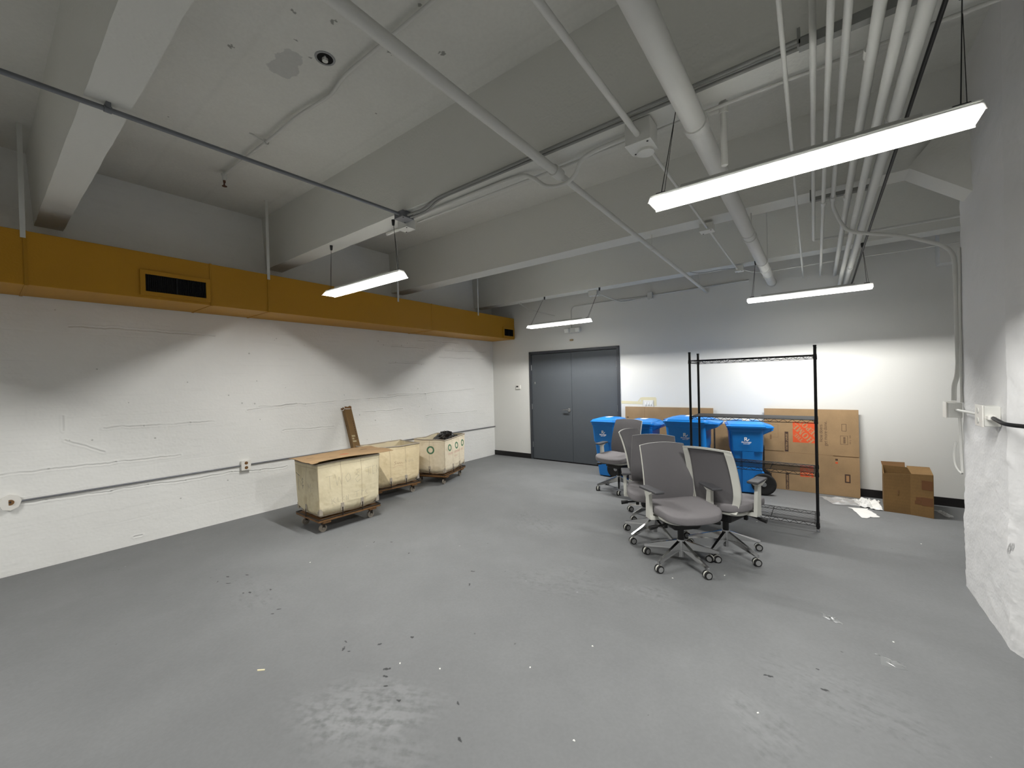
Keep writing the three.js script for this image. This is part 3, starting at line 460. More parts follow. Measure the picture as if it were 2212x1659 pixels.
function chair(label, x, z, fx, fz, phase, armLift = 0) {
  const th = Math.atan2(fx, fz), o = thing('office_chair', label, 'chair', [x, 0, z], th, 'grey office chairs huddled by the rack');
  for (let i = 0; i < 5; i++) {
    const a = phase + i * Math.PI * 2 / 5 - th, s = Math.sin(a), c = Math.cos(a), P = (r, t, y) => [s * r + c * t, y, c * r - s * t];
    mesh('leg', hexa([P(.015, -.02, .125), P(.015, .02, .125), P(.318, .012, .07), P(.318, -.012, .07), P(.015, -.014, .198), P(.015, .014, .198), P(.318, .008, .093), P(.318, -.008, .093)]), mat.alu, o);
    const ca = a * 1 + 1.1 + i * 1.7, place = (g) => turn(g.clone(), 0, ca, 0).translate(s * .305, 0, c * .305);
    const k = mesh('caster', place(casterTyre), mat.rubber, o); for (const cc of casterCaps) mesh('hub_cap', place(cc), mat.grey, k); mesh('caster_hood', place(casterHood), mat.shell, k);
  }
  mesh('hub', M(rod([0, .12, 0], [0, .205, 0], .036, 20, .033), rod([0, .055, 0], [0, .13, 0], .024, 16)), mat.alu, o);
  mesh('gas_lift', M(rod([0, .2, 0], [0, .29, 0], .026, 16), rod([0, .28, 0], [0, .38, 0], .016, 14)), mat.black, o);
  mesh('tilt_mechanism', M(bx(.25, .09, .28, 0, .362, -.02, .03), bx(.09, .05, .2, 0, .4, -.16, .02), bx(.3, .02, .16, 0, .4, 0, .006)), mat.black, o);
  for (const s of [-1, 1]) mesh('lever', M(rod([s * .08, .375, .06], [s * .27, .352, .07], .009, 10), rod([s * .25, .354, .069], [s * .315, .346, .072], .015, 12, .02), s < 0 ? bx(.03, .05, .03, -.16, .35, .04, .006) : []), mat.black, o);
  mesh('seat_pan', panGeo, mat.shell, o); mesh('seat', seatGeo, mat.fabric, o);
  mesh('backrest', backGeo, mat.backMesh, o); mesh('back_frame', frameGeo, mat.shell, o);
  mesh('back_bracket', M(hexa([[.15, .39, -.06], [-.15, .39, -.06], [-.2, .428, -.205], [.2, .428, -.205], [.15, .42, -.06], [-.15, .42, -.06], [-.205, .475, -.185], [.205, .475, -.185]])), mat.shell, o);
  for (const s of [-1, 1]) {
    const arm = mesh('arm_post', M(hexa([[s * .17, .395, -.05], [s * .29, .4, -.05], [s * .29, .4, .04], [s * .17, .395, .04], [s * .17, .42, -.05], [s * .29, .43, -.045], [s * .29, .43, .035], [s * .17, .42, .04]]),
      hexa([[s * .262, .41, -.045], [s * .292, .41, -.045], [s * .292, .41, .03], [s * .262, .41, .03], [s * .268, .63 + armLift, -.03], [s * .296, .63 + armLift, -.03], [s * .296, .63 + armLift, .025], [s * .268, .63 + armLift, .025]]),
      hexa([[s * .255, .61 + armLift, -.02], [s * .3, .61 + armLift, -.02], [s * .3, .61 + armLift, .03], [s * .255, .61 + armLift, .03], [s * .25, .645 + armLift, -.07], [s * .305, .645 + armLift, -.07], [s * .305, .645 + armLift, .1], [s * .25, .645 + armLift, .1]])), mat.shell, o);
    mesh('arm_pad', turn(bx(.088, .022, .25, 0, 0, 0, .009, 3), 0, s * -.12, 0).translate(s * .268, .65 + armLift, .02), mat.pad, o);
  }
  return o;
}
chair('grey office chair with its seat toward the open floor, clear in front of the others', 4.72, 3.235, .7, .715, D(90 - 181));
chair('grey office chair turned backward showing its pale frame and mesh back', 4.995, 2.79, .308, -.951, D(90 - 32), .047);
chair('grey office chair tucked close behind the foremost chair', 4.355, 2.79, .3, .954, D(90 - 186));
chair('grey office chair seen from its side between two other chairs', 4.16, 2.2, .99, .12, D(90 - 190));
chair('grey office chair beside the blue bin next to the double door', 3.375, 1.31, -.179, .984, D(90 - 140));

// ------------------------------------------------------------------ blue recycling bins
const logoTex = canvasTex(512, 384, (x, w, h) => {
  x.clearRect(0, 0, w, h); x.fillStyle = '#fff'; x.strokeStyle = '#fff';
  for (let i = 0; i < 26; i++) x.fillRect(116 + i * 11, 22 + (i % 3), 7, 12);
  x.font = 'bold 190px sans-serif'; x.textAlign = 'center'; x.fillText('R', 240, 232);
  x.lineWidth = 26; x.lineCap = 'round'; x.beginPath(); x.moveTo(285, 205); x.quadraticCurveTo(312, 232, 345, 168); x.stroke();
  x.font = 'italic bold 74px sans-serif'; x.fillText('Recology', 256, 302); x.font = 'italic bold 34px sans-serif'; x.fillText('WASTE ZERO', 262, 350);
});
const logoMat = std({ map: logoTex, transparent: true, alphaTest: 0.4, roughness: 0.5 });
function rring(hx0, hx1, hz, r, n = 6) {     // rounded rectangle, x from hx0 to hx1, z +-hz
  const out = [], cs = [[hx1 - r, hz - r, 0], [hx0 + r, hz - r, 1], [hx0 + r, -hz + r, 2], [hx1 - r, -hz + r, 3]];
  for (const [cx, cz, k] of cs) for (let i = 0; i <= n; i++) { const a = (k + i / n) * Math.PI / 2; out.push([cx + r * Math.cos(a), cz + r * Math.sin(a)]); }
  out.push(out[0]); return out;
}
function loft(levels, capTop = false, capBottom = false) {  // levels: [y, x0, x1, hz, r]
  const rings = levels.map(([y, a, b, c, r]) => rring(a, b, c, r).map(([x, z]) => [x, y, z])), n = rings[0].length - 1, gs = [];
  for (let k = 0; k + 1 < rings.length; k++) gs.push(grid(n, 1, (u, v) => rings[k + v][n - Math.round(u * n)], true));
  const cap = (ring, up) => { const c = ring.reduce((s, p) => [s[0] + p[0] / ring.length, s[1] + p[1] / ring.length, s[2] + p[2] / ring.length], [0, 0, 0]), v = []; for (let i = 0; i + 1 < ring.length; i++) v.push(...c, ...(up ? ring[i + 1] : ring[i]), ...(up ? ring[i] : ring[i + 1])); const g = new THREE.BufferGeometry(); g.setAttribute('position', new THREE.Float32BufferAttribute(v, 3)); g.computeVertexNormals(); return flat(g); };
  if (capTop) gs.push(cap(rings[rings.length - 1], true)); if (capBottom) gs.push(cap(rings[0], false));
  return M(gs);
}
function bin(label, x, z, yaw, sx = 1, sy = 1, sz = 1) {
  const o = thing('recycling_bin', label, 'bin', [x, 0, z], yaw, 'blue wheeled recycling bins along the smooth wall'), S = (g) => { g = flat(g.clone()); g.scale(sx, sy, sz); return g; };
  const lower = [[.015, -.165, .178, .16, .04], [.05, -.175, .19, .168, .045], [.55, -.222, .208, .212, .05]], upper = [[.55, -.222, .208, .212, .05], [.565, -.236, .212, .226, .05], [.82, -.256, .214, .246, .05], [.835, -.27, .22, .256, .05], [.872, -.272, .222, .258, .05]];
  mesh('body', S(M(loft(lower, false, true), loft(upper, true))), mat.blue, o);
  for (const s of [-1, 1]) mesh('side_panel', S(hexa(s > 0 ? [[-.075, .02, .15], [.085, .02, .15], [.085, .02, .181], [-.075, .02, .181], [-.075, .56, .2], [.085, .56, .2], [.085, .56, .225], [-.075, .56, .225]].map((p, i, a) => a[i]) : [[-.075, .02, -.181], [.085, .02, -.181], [.085, .02, -.15], [-.075, .02, -.15], [-.075, .56, -.225], [.085, .56, -.225], [.085, .56, -.2], [-.075, .56, -.2]])), mat.blue, o);
  mesh('handle_block', S(M(hexa([[.19, .77, -.2], [.19, .77, .2], [.33, .825, .17], [.33, .825, -.17], [.19, .872, -.235], [.19, .872, .235], [.35, .868, .19], [.35, .868, -.19]].map((p, i, a) => a[[1, 2, 3, 0, 5, 6, 7, 4][i]])), rod([.335, .848, -.19], [.335, .848, .19], .016, 10))), mat.blue, o);
  const lid = mesh('lid', S(M(loft([[.872, -.288, .25, .272, .06], [.893, -.292, .252, .275, .06], [.9, -.272, .24, .258, .06], [.918, -.262, .236, .25, .06], [.924, -.235, .225, .228, .06], [.943, -.16, .17, .16, .06], [.948, -.08, .1, .08, .05]], true, true), hexa([[.2, .874, .25], [.36, .862, .17], [.36, .862, -.17], [.2, .874, -.25], [.2, .922, .23], [.365, .878, .165], [.365, .878, -.165], [.2, .922, -.23]]))), mat.blue, o);
  mesh('lid_grip', S(bx(.06, .012, .3, -.27, .9, 0, .004)), mat.navy, lid);
  mesh('lid_print', S(turn(bx(.1, .003, .16, 0, 0, 0), 0, 0, 0).translate(.0, .949, .0)), mat.chip, lid);
  for (const s of [-1, 1]) {
    const w = mesh('wheel', turn(new THREE.LatheGeometry([[.03, -.018], [.1, -.022], [.125, -.026], [.14, -.02], [.145, 0], [.14, .02], [.125, .026], [.1, .022], [.03, .018]].map(p => new THREE.Vector2(...p)), 36), Math.PI / 2, 0, 0).translate(.21 * sx, .146, s * .195 * sz), mat.rubber, o);
    mesh('hub_bolt', M(rod([.21 * sx, .146, s * (.195 * sz + .012)], [.21 * sx, .146, s * (.195 * sz + .03)], .013, 12), rod([.21 * sx, .146, s * (.195 * sz - .018)], [.21 * sx, .146, s * (.195 * sz + .02)], .03, 16)), mat.steel, w);
  }
  mesh('axle_housing', S(hexa([[.1, .05, .155], [.25, .07, .15], [.25, .07, -.15], [.1, .05, -.155], [.1, .3, .17], [.225, .28, .165], [.225, .28, -.165], [.1, .3, -.17]])), mat.blue, o);
  mesh('axle', rod([.21 * sx, .146, -.2 * sz], [.21 * sx, .146, .2 * sz], .011, 10), mat.iron, o);
  const lg = new THREE.PlaneGeometry(.19, .1425); lg.rotateX(-.078 * 1); mesh('logo', lg.translate(-.02 * sx, .715 * sy, (.2395 * sz + .0035)), logoMat, o);
  return o;
}
bin('blue wheeled recycling bin standing against the double door', 2.9, .5, 0, .82, 1.015);
bin('blue wheeled recycling bin behind the chair backs, its handle toward the largest bin', 3.46, .44, .03, .86);
bin('largest blue wheeled recycling bin, half behind the wire rack', 4.2, .64, .04, 1.12, 1.09, 1.1);
bin('blue wheeled recycling bin by the printed cardboard, with a black wheel showing', 4.875, .43, .2, .86, 1.03);

// ------------------------------------------------------------------ canvas laundry carts
const wrinkle = tex(512, 256, (u, v) => { const x = u * 14, y = v * 4, r = 1 - Math.abs(fbm(x + fbm(y, x, 2) * 2, y * 1.6, 3) * 2 - 1), low = smooth(.55, .1, v); const h = 120 + r * 90 * (.25 + low) + fbm(u * 60, v * 16, 3) * 30; return [h, h, h]; }, false);
function cartTex(base, writing, W, L) {
  return canvasTex(2048, 512, (x, w, h) => {
    const img = x.createImageData(w, h);
    for (let j = 0; j < h; j++) for (let i = 0; i < w; i++) {
      const u = i / 160, v = j / 160, n = (fbm(u * 1.2 + base[0], v * 1.2, 4) - .5) * 34 + (fbm(u * 7, v * 7, 3) - .5) * 16, st = smooth(.58, .78, fbm(u * 2.3 + base[1], v * 2.3 + 4, 4)) * 12, k = (j * w + i) * 4;
      img.data[k] = clamp(base[0] + n * .55 - st, 0, 255); img.data[k + 1] = clamp(base[1] + n * .6 - st * 1.12, 0, 255); img.data[k + 2] = clamp(base[2] + n * .7 - st * 1.35, 0, 255); img.data[k + 3] = 255;
    }
    x.putImageData(img, 0, 0);
    const per = 2 * (L + W), S = w / per, seam = (m) => { x.strokeStyle = 'rgba(120,95,65,.55)'; x.lineWidth = 3; x.beginPath(); x.moveTo(m * S, 0); x.lineTo(m * S, h); x.stroke(); };
    for (const m of [.004, L * .35, L * .68, L, L + W / 2, L + W, L * 1.35 + W, L * 1.68 + W, 2 * L + W, 2 * L + W * 1.5, per - .004]) seam(m);
    x.strokeStyle = 'rgba(120,95,65,.4)'; x.lineWidth = 3; x.beginPath(); x.moveTo(0, 36); x.lineTo(w, 36); x.stroke();
    writing(x, S, h, per);
  });
}
function stroke(x, pts, col, lw) { x.strokeStyle = col; x.lineWidth = lw; x.lineCap = 'round'; x.lineJoin = 'round'; x.beginPath(); pts.forEach((p, i) => i ? x.lineTo(...p) : x.moveTo(...p)); x.stroke(); }
function cart(label, x, z, yaw, rimY, map, rnd0) {
  const W = .55, L = .76, o = thing('laundry_cart', label, 'cart', [x, 0, z], yaw, 'canvas laundry carts along the rough wall'), per = 2 * (W + L);
  const pt = (u) => { let m = u * per; if (m < L) return [W / 2, L / 2 - m, 1, 0]; m -= L; if (m < W) return [W / 2 - m, -L / 2, 0, -1]; m -= W; if (m < L) return [-W / 2, -L / 2 + m, -1, 0]; m -= L; return [-W / 2 + Math.min(m, W), L / 2, 0, 1]; };
  const rimAt = (u) => rimY + (fbm(u * 9 + rnd0, rnd0, 2) - .5) * .035;
  const wall = (off) => (u, v) => {
    const [px, pz, nx, nz] = pt(Math.min(u, .99999)), along = nx ? Math.abs(pz) / (L / 2) : Math.abs(px) / (W / 2), mid = 1 - along ** 3;
    const sag = mid * (.022 * Math.sin(Math.PI * Math.pow(v, .55)) + .012 * (fbm(u * 22 + rnd0 * 3, v * 3, 3) - .5)) * (1 - v * .5), foot = -.05 * smooth(.14, 0, v), topIn = mid * -.012 * smooth(.7, 1, v);
    const sh = 1 - .06 * (1 - v), q = off + sag + foot + topIn; const y0 = .165 + .018 * mid * (fbm(u * 30, rnd0, 2)) - .02 * mid;
    const sx = along > .9 && nx === 0 ? 1 : 1; return [(px + nx * q) * sh + (nx === 0 ? Math.sign(px) * foot * along : 0), y0 + (rimAt(u) - y0) * v, (pz + nz * q) * sh + (nz === 0 ? Math.sign(pz) * foot * along : 0), u, v];
  };
  const body = mesh('canvas_body', grid(140, 22, wall(0)), std({ map, roughness: 0.9, bumpMap: wrinkle, bumpScale: 0.012, side: THREE.DoubleSide }), o);
  mesh('canvas_lining', grid(140, 8, (u, v) => { const p = wall(-.008)(1 - u, v); return p; }), std({ color: 0xe2d6b8, roughness: 0.95, side: THREE.DoubleSide }), o);
  mesh('canvas_floor', bx(W - .09, .008, L - .09, 0, .175, 0), mat.rim, o);
  const rimPts = []; for (let i = 0; i < 56; i++) { const u = i / 56, [px, pz, nx, nz] = pt(u); const al = nx ? 1 - Math.abs(pz / (L / 2)) ** 3 : 1 - Math.abs(px / (W / 2)) ** 3; rimPts.push([px - nx * .012 * al, rimAt(u), pz - nz * .012 * al]); }
  mesh('rim', tube(rimPts, .0095, 170, 8, true), mat.rim, body);
  const clip = (u, w, big = false) => { const [px, pz, nx, nz] = pt(u), g = bx(nx ? .006 : w, .085, nx ? w : .006, px * .965 + nx * .016, .245, pz * .965 + nz * .016, .002); mesh('clip', g, mat.leather, o); if (!big) mesh('hook_rod', M(rod([px * .965 + nx * .018, .24, pz * .965 + nz * .018], [px * .965 + nx * .022, .15, pz * .965 + nz * .022], .006, 8)), mat.iron, o); };
  for (const m of [L * .35, L * .68, L + W * .5, L * 1.35 + W, L * 1.68 + W, 2 * L + W * 1.5]) clip(m / per, .036);
  for (const [cx, cz] of [[1, 1], [1, -1], [-1, 1], [-1, -1]]) mesh('corner_patch', M(bx(.005, .07, .036, cx * (W / 2 * .95), .23, cz * (L / 2 * .95 - .018)), bx(.036, .07, .005, cx * (W / 2 * .95 - .018), .23, cz * (L / 2 * .95))), mat.leather, o);
  const fr = [[W / 2 - .005, L / 2 - .005], [W / 2 - .005, -L / 2 + .005], [-W / 2 + .005, -L / 2 + .005], [-W / 2 + .005, L / 2 - .005]];
  mesh('wire_frame', M(fr.map((a, i) => rod([a[0], .153, a[1]], [fr[(i + 1) % 4][0], .153, fr[(i + 1) % 4][1]], .006, 8))), mat.iron, o);
  const deck = mesh('dolly_deck', M(bx(W - .005, .022, L - .005, 0, .134, 0, .004)), mat.wood, o);
  for (const s of [-1, 1]) mesh('runner', bx(W - .02, .024, .09, 0, .112, s * (L / 2 - .1), .004), mat.wood, deck);
  for (const [cx, cz] of [[1, 1], [1, -1], [-1, 1], [-1, -1]]) {
    const px = cx * (W / 2 - .07), pz = cz * (L / 2 - .09), k = mesh('caster', M(bx(.05, .006, .05, px, .098, pz), bx(.004, .055, .03, px - .017, .07, pz + .006), bx(.004, .055, .03, px + .017, .07, pz + .006)), mat.iron, o);
    mesh('wheel', M(turn(new THREE.CylinderGeometry(.04, .04, .024, 20), 0, 0, Math.PI / 2).translate(px, .04, pz + .012), rod([px - .02, .04, pz + .012], [px + .02, .04, pz + .012], .012, 10)), mat.wheel, k);
  }
  return o;
}
const CW = .55, CL = .76, ink = 'rgba(60,56,52,.6)', ink2 = 'rgba(95,88,78,.22)', red = 'rgba(170,70,60,.35)';
cart('cream canvas laundry cart covered with a cardboard sheet', 1.13, 4.29, D(-2), .745, cartTex([226, 214, 182], (x, S, h, per) => {
  const e = (2 * CL + CW) * S; // end side that faces the open floor
  const S1 = (o, pts, c, lw) => stroke(x, pts.map(([a, b]) => [o + a, b]), c, lw);
  S1(e, [[18, 118], [95, 134]], ink, 6); S1(e, [[60, 126], [66, 285]], ink, 6); S1(e, [[165, 165], [150, 150], [140, 170], [160, 185], [140, 205], [150, 228], [168, 215], [150, 250]], ink, 5); S1(e, [[250, 260], [254, 190], [275, 230], [300, 185], [308, 262]], ink2, 6); S1(e, [[330, 225], [338, 222]], ink2, 6);
  S1(0, [[70, 130], [130, 128]], ink2, 4); S1(0, [[100, 130], [102, 250]], ink2, 4); S1(0, [[150, 120], [165, 230], [185, 150], [205, 228], [222, 118]], ink2, 4); S1(0, [[275, 130], [245, 165], [262, 215], [295, 190], [285, 140]], ink2, 4);
  S1(0, [[385, 108], [355, 112], [372, 140], [345, 155], [378, 170], [340, 200], [360, 235], [392, 210]], ink2, 4); S1(0, [[440, 115], [510, 110]], ink2, 4); S1(0, [[475, 112], [478, 190]], ink2, 4); S1(0, [[545, 108], [520, 110], [524, 190], [550, 186]], ink2, 4); S1(0, [[566, 190], [564, 108], [592, 186], [590, 104]], ink2, 4);
  S1(0, [[110, 345], [112, 390]], ink2, 4); S1(0, [[140, 342], [118, 366], [142, 390]], ink2, 4); S1(0, [[165, 342], [166, 388], [186, 386]], ink2, 4); S1(0, [[225, 345], [208, 365], [228, 385]], ink2, 4); S1(0, [[245, 388], [246, 344], [265, 386], [266, 340]], ink2, 4); S1(0, [[330, 325], [372, 322]], ink2, 4); S1(0, [[350, 324], [352, 375]], ink2, 4); S1(0, [[400, 372], [399, 324], [420, 330], [402, 348]], ink2, 4); S1(0, [[458, 328], [440, 348], [460, 368]], ink2, 4);
}, CW, CL), 1.3);
cart('canvas laundry cart holding a tall cardboard box, between two other carts', .63, 3.24, D(-7), .715, cartTex([228, 210, 172], (x, S, h) => {
  const o = CL * S * .42, q = (pts, c, lw) => stroke(x, pts.map(([a, b]) => [o + a, b]), c, lw); q([[30, 190], [10, 200], [26, 218], [6, 236]], 'rgba(130,80,55,.5)', 4); q([[36, 226], [48, 212], [56, 228], [70, 212], [80, 228], [94, 212], [104, 228], [120, 222]], 'rgba(130,80,55,.5)', 4); q([[140, 228], [152, 186], [166, 226]], ink2, 4); q([[200, 200], [190, 216], [206, 226], [214, 206], [200, 198]], ink2, 4); q([[226, 196], [228, 226]], ink2, 4); q([[240, 194], [242, 226], [258, 222]], ink2, 4);
  stroke(x, [[CL * S * .4, 262], [CL * S * .5, 250], [CL * S * .62, 256]], 'rgba(150,80,60,.4)', 3);
}, CW, CL), 4.7);
cart('canvas laundry cart with green rings printed on its sides', .64, 2.2, D(19), .7, cartTex([232, 220, 196], (x, S, h, per) => {
  const ring = (m, y, rx, ry) => { x.strokeStyle = '#4f7a5c'; x.lineWidth = 21; x.beginPath(); x.ellipse(m * S, y, rx, ry, 0, 0, 7); x.stroke(); };
  for (const m of [.17, .42, .65]) ring(m, 128, 36, 42); ring(2 * CL + CW + .3, 150, 44, 48);
  for (let i = 0; i < 17; i++) if (i !== 5 && i !== 13) { const a = 90 + i * 26, y = 236; stroke(x, [[a, y], [a + 2, y - 34 + (i % 3) * 4], [a + 14, y - 30 + (i % 2) * 8], [a + 13, y - 2]], red, 5); if (i % 2) stroke(x, [[a + 2, y - 17], [a + 12, y - 18]], red, 4); }
  for (let i = 0; i < 3; i++) stroke(x, [[260 + i * 26, 292], [261 + i * 26, 262], [274 + i * 26, 288]], red, 4);
}, CW, CL), 8.1);
// cardboard sheet on the first cart
const printBoard = (draw, w = 1024, h = 1024, seed0 = 3) => canvasTex(w, h, (x) => {
  const img = x.createImageData(w, h); for (let j = 0; j < h; j++) for (let i = 0; i < w; i++) { const c = 1 + (fbm(i / 120 + seed0, j / 120, 4) - .5) * .14 + (vnoise(i / 3, j / 2) - .5) * .06, k = (j * w + i) * 4; img.data[k] = 158 * c; img.data[k + 1] = 130 * c; img.data[k + 2] = 95 * c; img.data[k + 3] = 255; }
  x.putImageData(img, 0, 0); draw(x, w, h);
});
function panelUV(g, w, h) { g = flat(g); const p = g.attributes.position, uv = g.attributes.uv; for (let i = 0; i < p.count; i++) uv.setXY(i, p.getX(i) / w, p.getY(i) / h); return g; }
{
  const o = thing('cardboard_sheet', 'flat cardboard sheet lying as a lid on the laundry cart', 'cardboard', [1.155, .778, 4.24], D(-1));
  const m = std({ roughness: .85, map: printBoard((x, w, h) => { x.fillStyle = 'rgba(190,70,40,.5)'; x.beginPath(); x.ellipse(w * .5, h * .5, 60, 36, 0, 0, 7); x.fill(); x.fillStyle = 'rgba(70,50,35,.6)'; x.fillRect(w * .3, h * .1, 12, h * .35); x.fillRect(w * .1, h * .62, 80, 12); x.fillRect(w * .78, h * .7, 90, 26); x.fillRect(w * .45, h * .3, 300, 4); }, 1024, 512) });
  const top = (u, v, off) => { const X = (u - .5) * (.55 - .1 * Math.max(0, v - .85) * 4), Z = .5 - v * 1.03; return [X, off + .012 * Math.sin(v * 5) * (u - .3) + .006 * Math.sin(u * 7 + v * 3) + (u > .9 && v < .06 ? -.008 : 0), Z, v, u]; };
  mesh('sheet', M(grid(24, 40, (u, v) => top(u, v, .004)), grid(24, 40, (u, v) => top(1 - u, v, 0)), grid(40, 1, (u, k) => top(1, u, k ? .004 : 0)), grid(40, 1, (u, k) => top(0, 1 - u, k ? .004 : 0)), grid(24, 1, (u, k) => top(u, 0, k ? .004 : 0)), grid(24, 1, (u, k) => top(1 - u, 1, k ? .004 : 0))), m, o); m.side = THREE.DoubleSide;
}
{ // tall narrow box in the middle cart, leaning on the wall
  const A = V(.62, .2, 3.62), B = V(.075, 1.24, 3.53), d = B.clone().sub(A), len = d.length(), o = thing('cardboard_box', 'tall narrow torn cardboard box leaning out of the cart on the wall', 'box', [A.x, A.y, A.z]);
  const m = std({ roughness: .85, side: THREE.DoubleSide, map: printBoard((x, w, h) => { x.fillStyle = 'rgba(240,236,225,.9)'; for (const [yy, ww] of [[.36, 120], [.395, 70], [.43, 130]]) x.fillRect(w * .06, h * yy, ww, 22); x.fillStyle = 'rgba(70,45,25,.75)'; x.save(); x.translate(w * .4, h * .3); x.rotate(Math.PI / 2 * -1); x.font = 'bold 44px sans-serif'; for (let i = 0; i < 9; i++) x.fillRect(-120 + i * 30, -18 + (i % 2) * 4, 20, 26); x.restore(); x.fillStyle = 'rgba(90,60,35,.7)'; x.fillRect(w * .55, h * .2, 60, 22); x.fillRect(w * .5, h * .14, 40, 16); }, 512, 1024, 8), color: 0xb4ab90 });
  const q = new THREE.Quaternion().setFromUnitVectors(V(0, 1, 0), d.clone().normalize()), fix = (g) => flat(g).applyQuaternion(q), w = .11, t = .07;
  const face = (f) => grid(4, 20, f), jag = (u) => 1 - .02 * vnoise(u * 9, 3.3);
  mesh('box_body', fix(M(face((u, v) => [t / 2, v * len * jag(u), w / 2 - u * w, u * .5, v]), face((u, v) => [t / 2 - u * t, v * len * jag(u + 2), -w / 2, .5 + u * .4, v]), face((u, v) => [-t / 2, v * len * jag(u + 4), -w / 2 + u * w, u * .5, v]), face((u, v) => [-t / 2 + u * t, v * len * jag(u + 7), w / 2, .5 + u * .4, v]))), m, o);
  mesh('torn_flap', fix(M(grid(6, 4, (u, v) => [t / 2 + v * .012, len - .005 + v * .045 * (1 - .5 * vnoise(u * 8, 1)), w / 2 - u * w, u * .4, v * .1]), grid(6, 4, (u, v) => [-t / 2 + u * t, len - .005 + v * .03 * (1 - .7 * vnoise(u * 8, 5)), w / 2 + v * .02, u * .4, v * .1]))), mat.boardDark, o); mat.boardDark.side = THREE.DoubleSide;
}
{ // black bag in the cart by the corner
  const g = pillow(.4, .34, .52, 2.6, .8, ([x, y, z]) => { const n = fbm(x * 9 + 3, z * 9 + y * 7, 4) - .5, r = 1 - Math.abs(fbm(x * 14, z * 14 + y * 9, 3) * 2 - 1); return [x * (1 + n * .3), y + n * .1 + r * .04 + (z < -.05 ? .05 : 0) + z * -.12, z * (1 + n * .2)]; }, 64, 36);
  const b = tag(mesh('trash_bag', g, mat.bag), 'crumpled black plastic bag heaped in the ring-printed cart', 'bag'); b.position.set(.57, .5, 2.03); b.rotation.y = D(19);
}

// ------------------------------------------------------------------ black wire rack
{
  const X0 = 4.475, X1 = 5.664, Z0 = 1.345, Z1 = 1.771, TOP = 1.885, o = thing('wire_rack', 'tall black wire shelving rack with four shelves', 'rack', [0, 0, 0]);
  const P = [[X0, Z1], [X1, Z1], [X0, Z0], [X1, Z0]];
  for (const [x, z] of P) { const p = mesh('post', M(rod([x, .03, z], [x, TOP, z], .0135, 14)), mat.rack, o); mesh('post_cap', rod([x, TOP - .012, z], [x, TOP + .004, z], .0155, 14), mat.rubber, p); mesh('levelling_foot', M(rod([x, 0, z], [x, .014, z], .017, 12), rod([x, .01, z], [x, .035, z], .009, 8)), mat.chrome, p); }
  const levels = [1.79, 1.13, .595, .085];
  levels.forEach((y, li) => {
    const wr = []; for (let i = 1; i < 18; i++) { const z = Z0 + (Z1 - Z0) * i / 18; wr.push(rod([X0, y - .002, z], [X1, y - .002, z], .0016, 5)); }
    for (const t of [.02, .33, .66, .98]) { const x = X0 + (X1 - X0) * t; wr.push(rod([x, y - .006, Z0], [x, y - .006, Z1], .0032, 6)); }
    const s = mesh('shelf', M(wr), mat.rack, o);
    for (const [a, b] of [[P[0], P[1]], [P[2], P[3]], [P[0], P[2]], [P[1], P[3]]]) {
      const n = a[1] === b[1] ? 30 : 11, g = [rod([a[0], y, a[1]], [b[0], y, b[1]], .0036, 6), rod([a[0], y - .032, a[1]], [b[0], y - .032, b[1]], .0036, 6)], L = (t, yy) => [a[0] + (b[0] - a[0]) * t, yy, a[1] + (b[1] - a[1]) * t];
      for (let i = 0; i < n; i++) g.push(rod(L(i / n, i % 2 ? y : y - .032), L((i + 1) / n, i % 2 ? y - .032 : y), .0022, 5)); mesh('shelf_truss', M(g), mat.rack, s);
    }
    for (const [x, z] of P) mesh('sleeve', rod([x, y - .038, z], [x, y + .006, z], .018, 12, .016), mat.rack, s);
    if (li === 1) mesh('shelf_liner', bx(X1 - X0 - .03, .003, Z1 - Z0 - .02, (X0 + X1) / 2, y + .003, (Z0 + Z1) / 2), mat.liner, s);
  });
}

// ------------------------------------------------------------------ flattened cardboard against the wall
function leaning(label, x, z, w, h, lean, draw, notches = [], seed0 = 1) {
  const o = thing('flattened_carton', label, 'cardboard', [x, 0.002, z]);
  const pts = [[0, 0], [w, 0]]; notches.filter(n => n[0] === 'r').forEach(([, y, d]) => pts.push([w, y - .004], [w - d, y - .004], [w - d, y + .004], [w, y + .004])); pts.push([w, h], [0, h]);
  notches.filter(n => n[0] === 'l').forEach(([, y, d]) => pts.push([0, y + .004], [d, y + .004], [d, y - .004], [0, y - .004]));
  const g = panelUV(extrude(pts, .006), w, h); g.rotateX(-lean); mesh('panel', g, std({ map: printBoard(draw, 1024, 1024, seed0), roughness: .85 }), o);
  const g2 = panelUV(extrude([[.01, 0], [w - .006, 0], [w - .006, h - .004], [.01, h - .004]], .004).translate(0, 0, -.006), w, h); g2.rotateX(-lean); mesh('rear_panel', g2, mat.board, o); return o;
}
const vtext = (x, s, cx, cy, font, col) => { x.save(); x.translate(cx, cy); x.rotate(-Math.PI / 2); x.font = font; x.fillStyle = col; x.textAlign = 'center'; x.textBaseline = 'middle'; x.fillText(s, 0, 0); x.restore(); };
const dark = 'rgba(60,42,34,.9)', orange = '#d9552b';
function orangeMark(x, X, Y, s) {
  x.fillStyle = orange; x.fillRect(X, Y, s, s); x.save(); x.beginPath(); x.rect(X, Y, s, s); x.clip(); x.translate(X + s / 2, Y + s / 2); x.rotate(-Math.PI / 2); x.rotate(-Math.PI / 4 + .0); x.fillStyle = 'rgb(172,142,104)'; x.textAlign = 'center'; x.textBaseline = 'middle';
  x.font = `bold ${s * .22}px serif`; x.fillText('THE', 0, -s * .36); x.font = `bold ${s * .36}px serif`; x.fillText('HOME', 0, -s * .08); x.font = `bold ${s * .32}px serif`; x.fillText('DEPOT', 0, s * .27); x.restore();
}
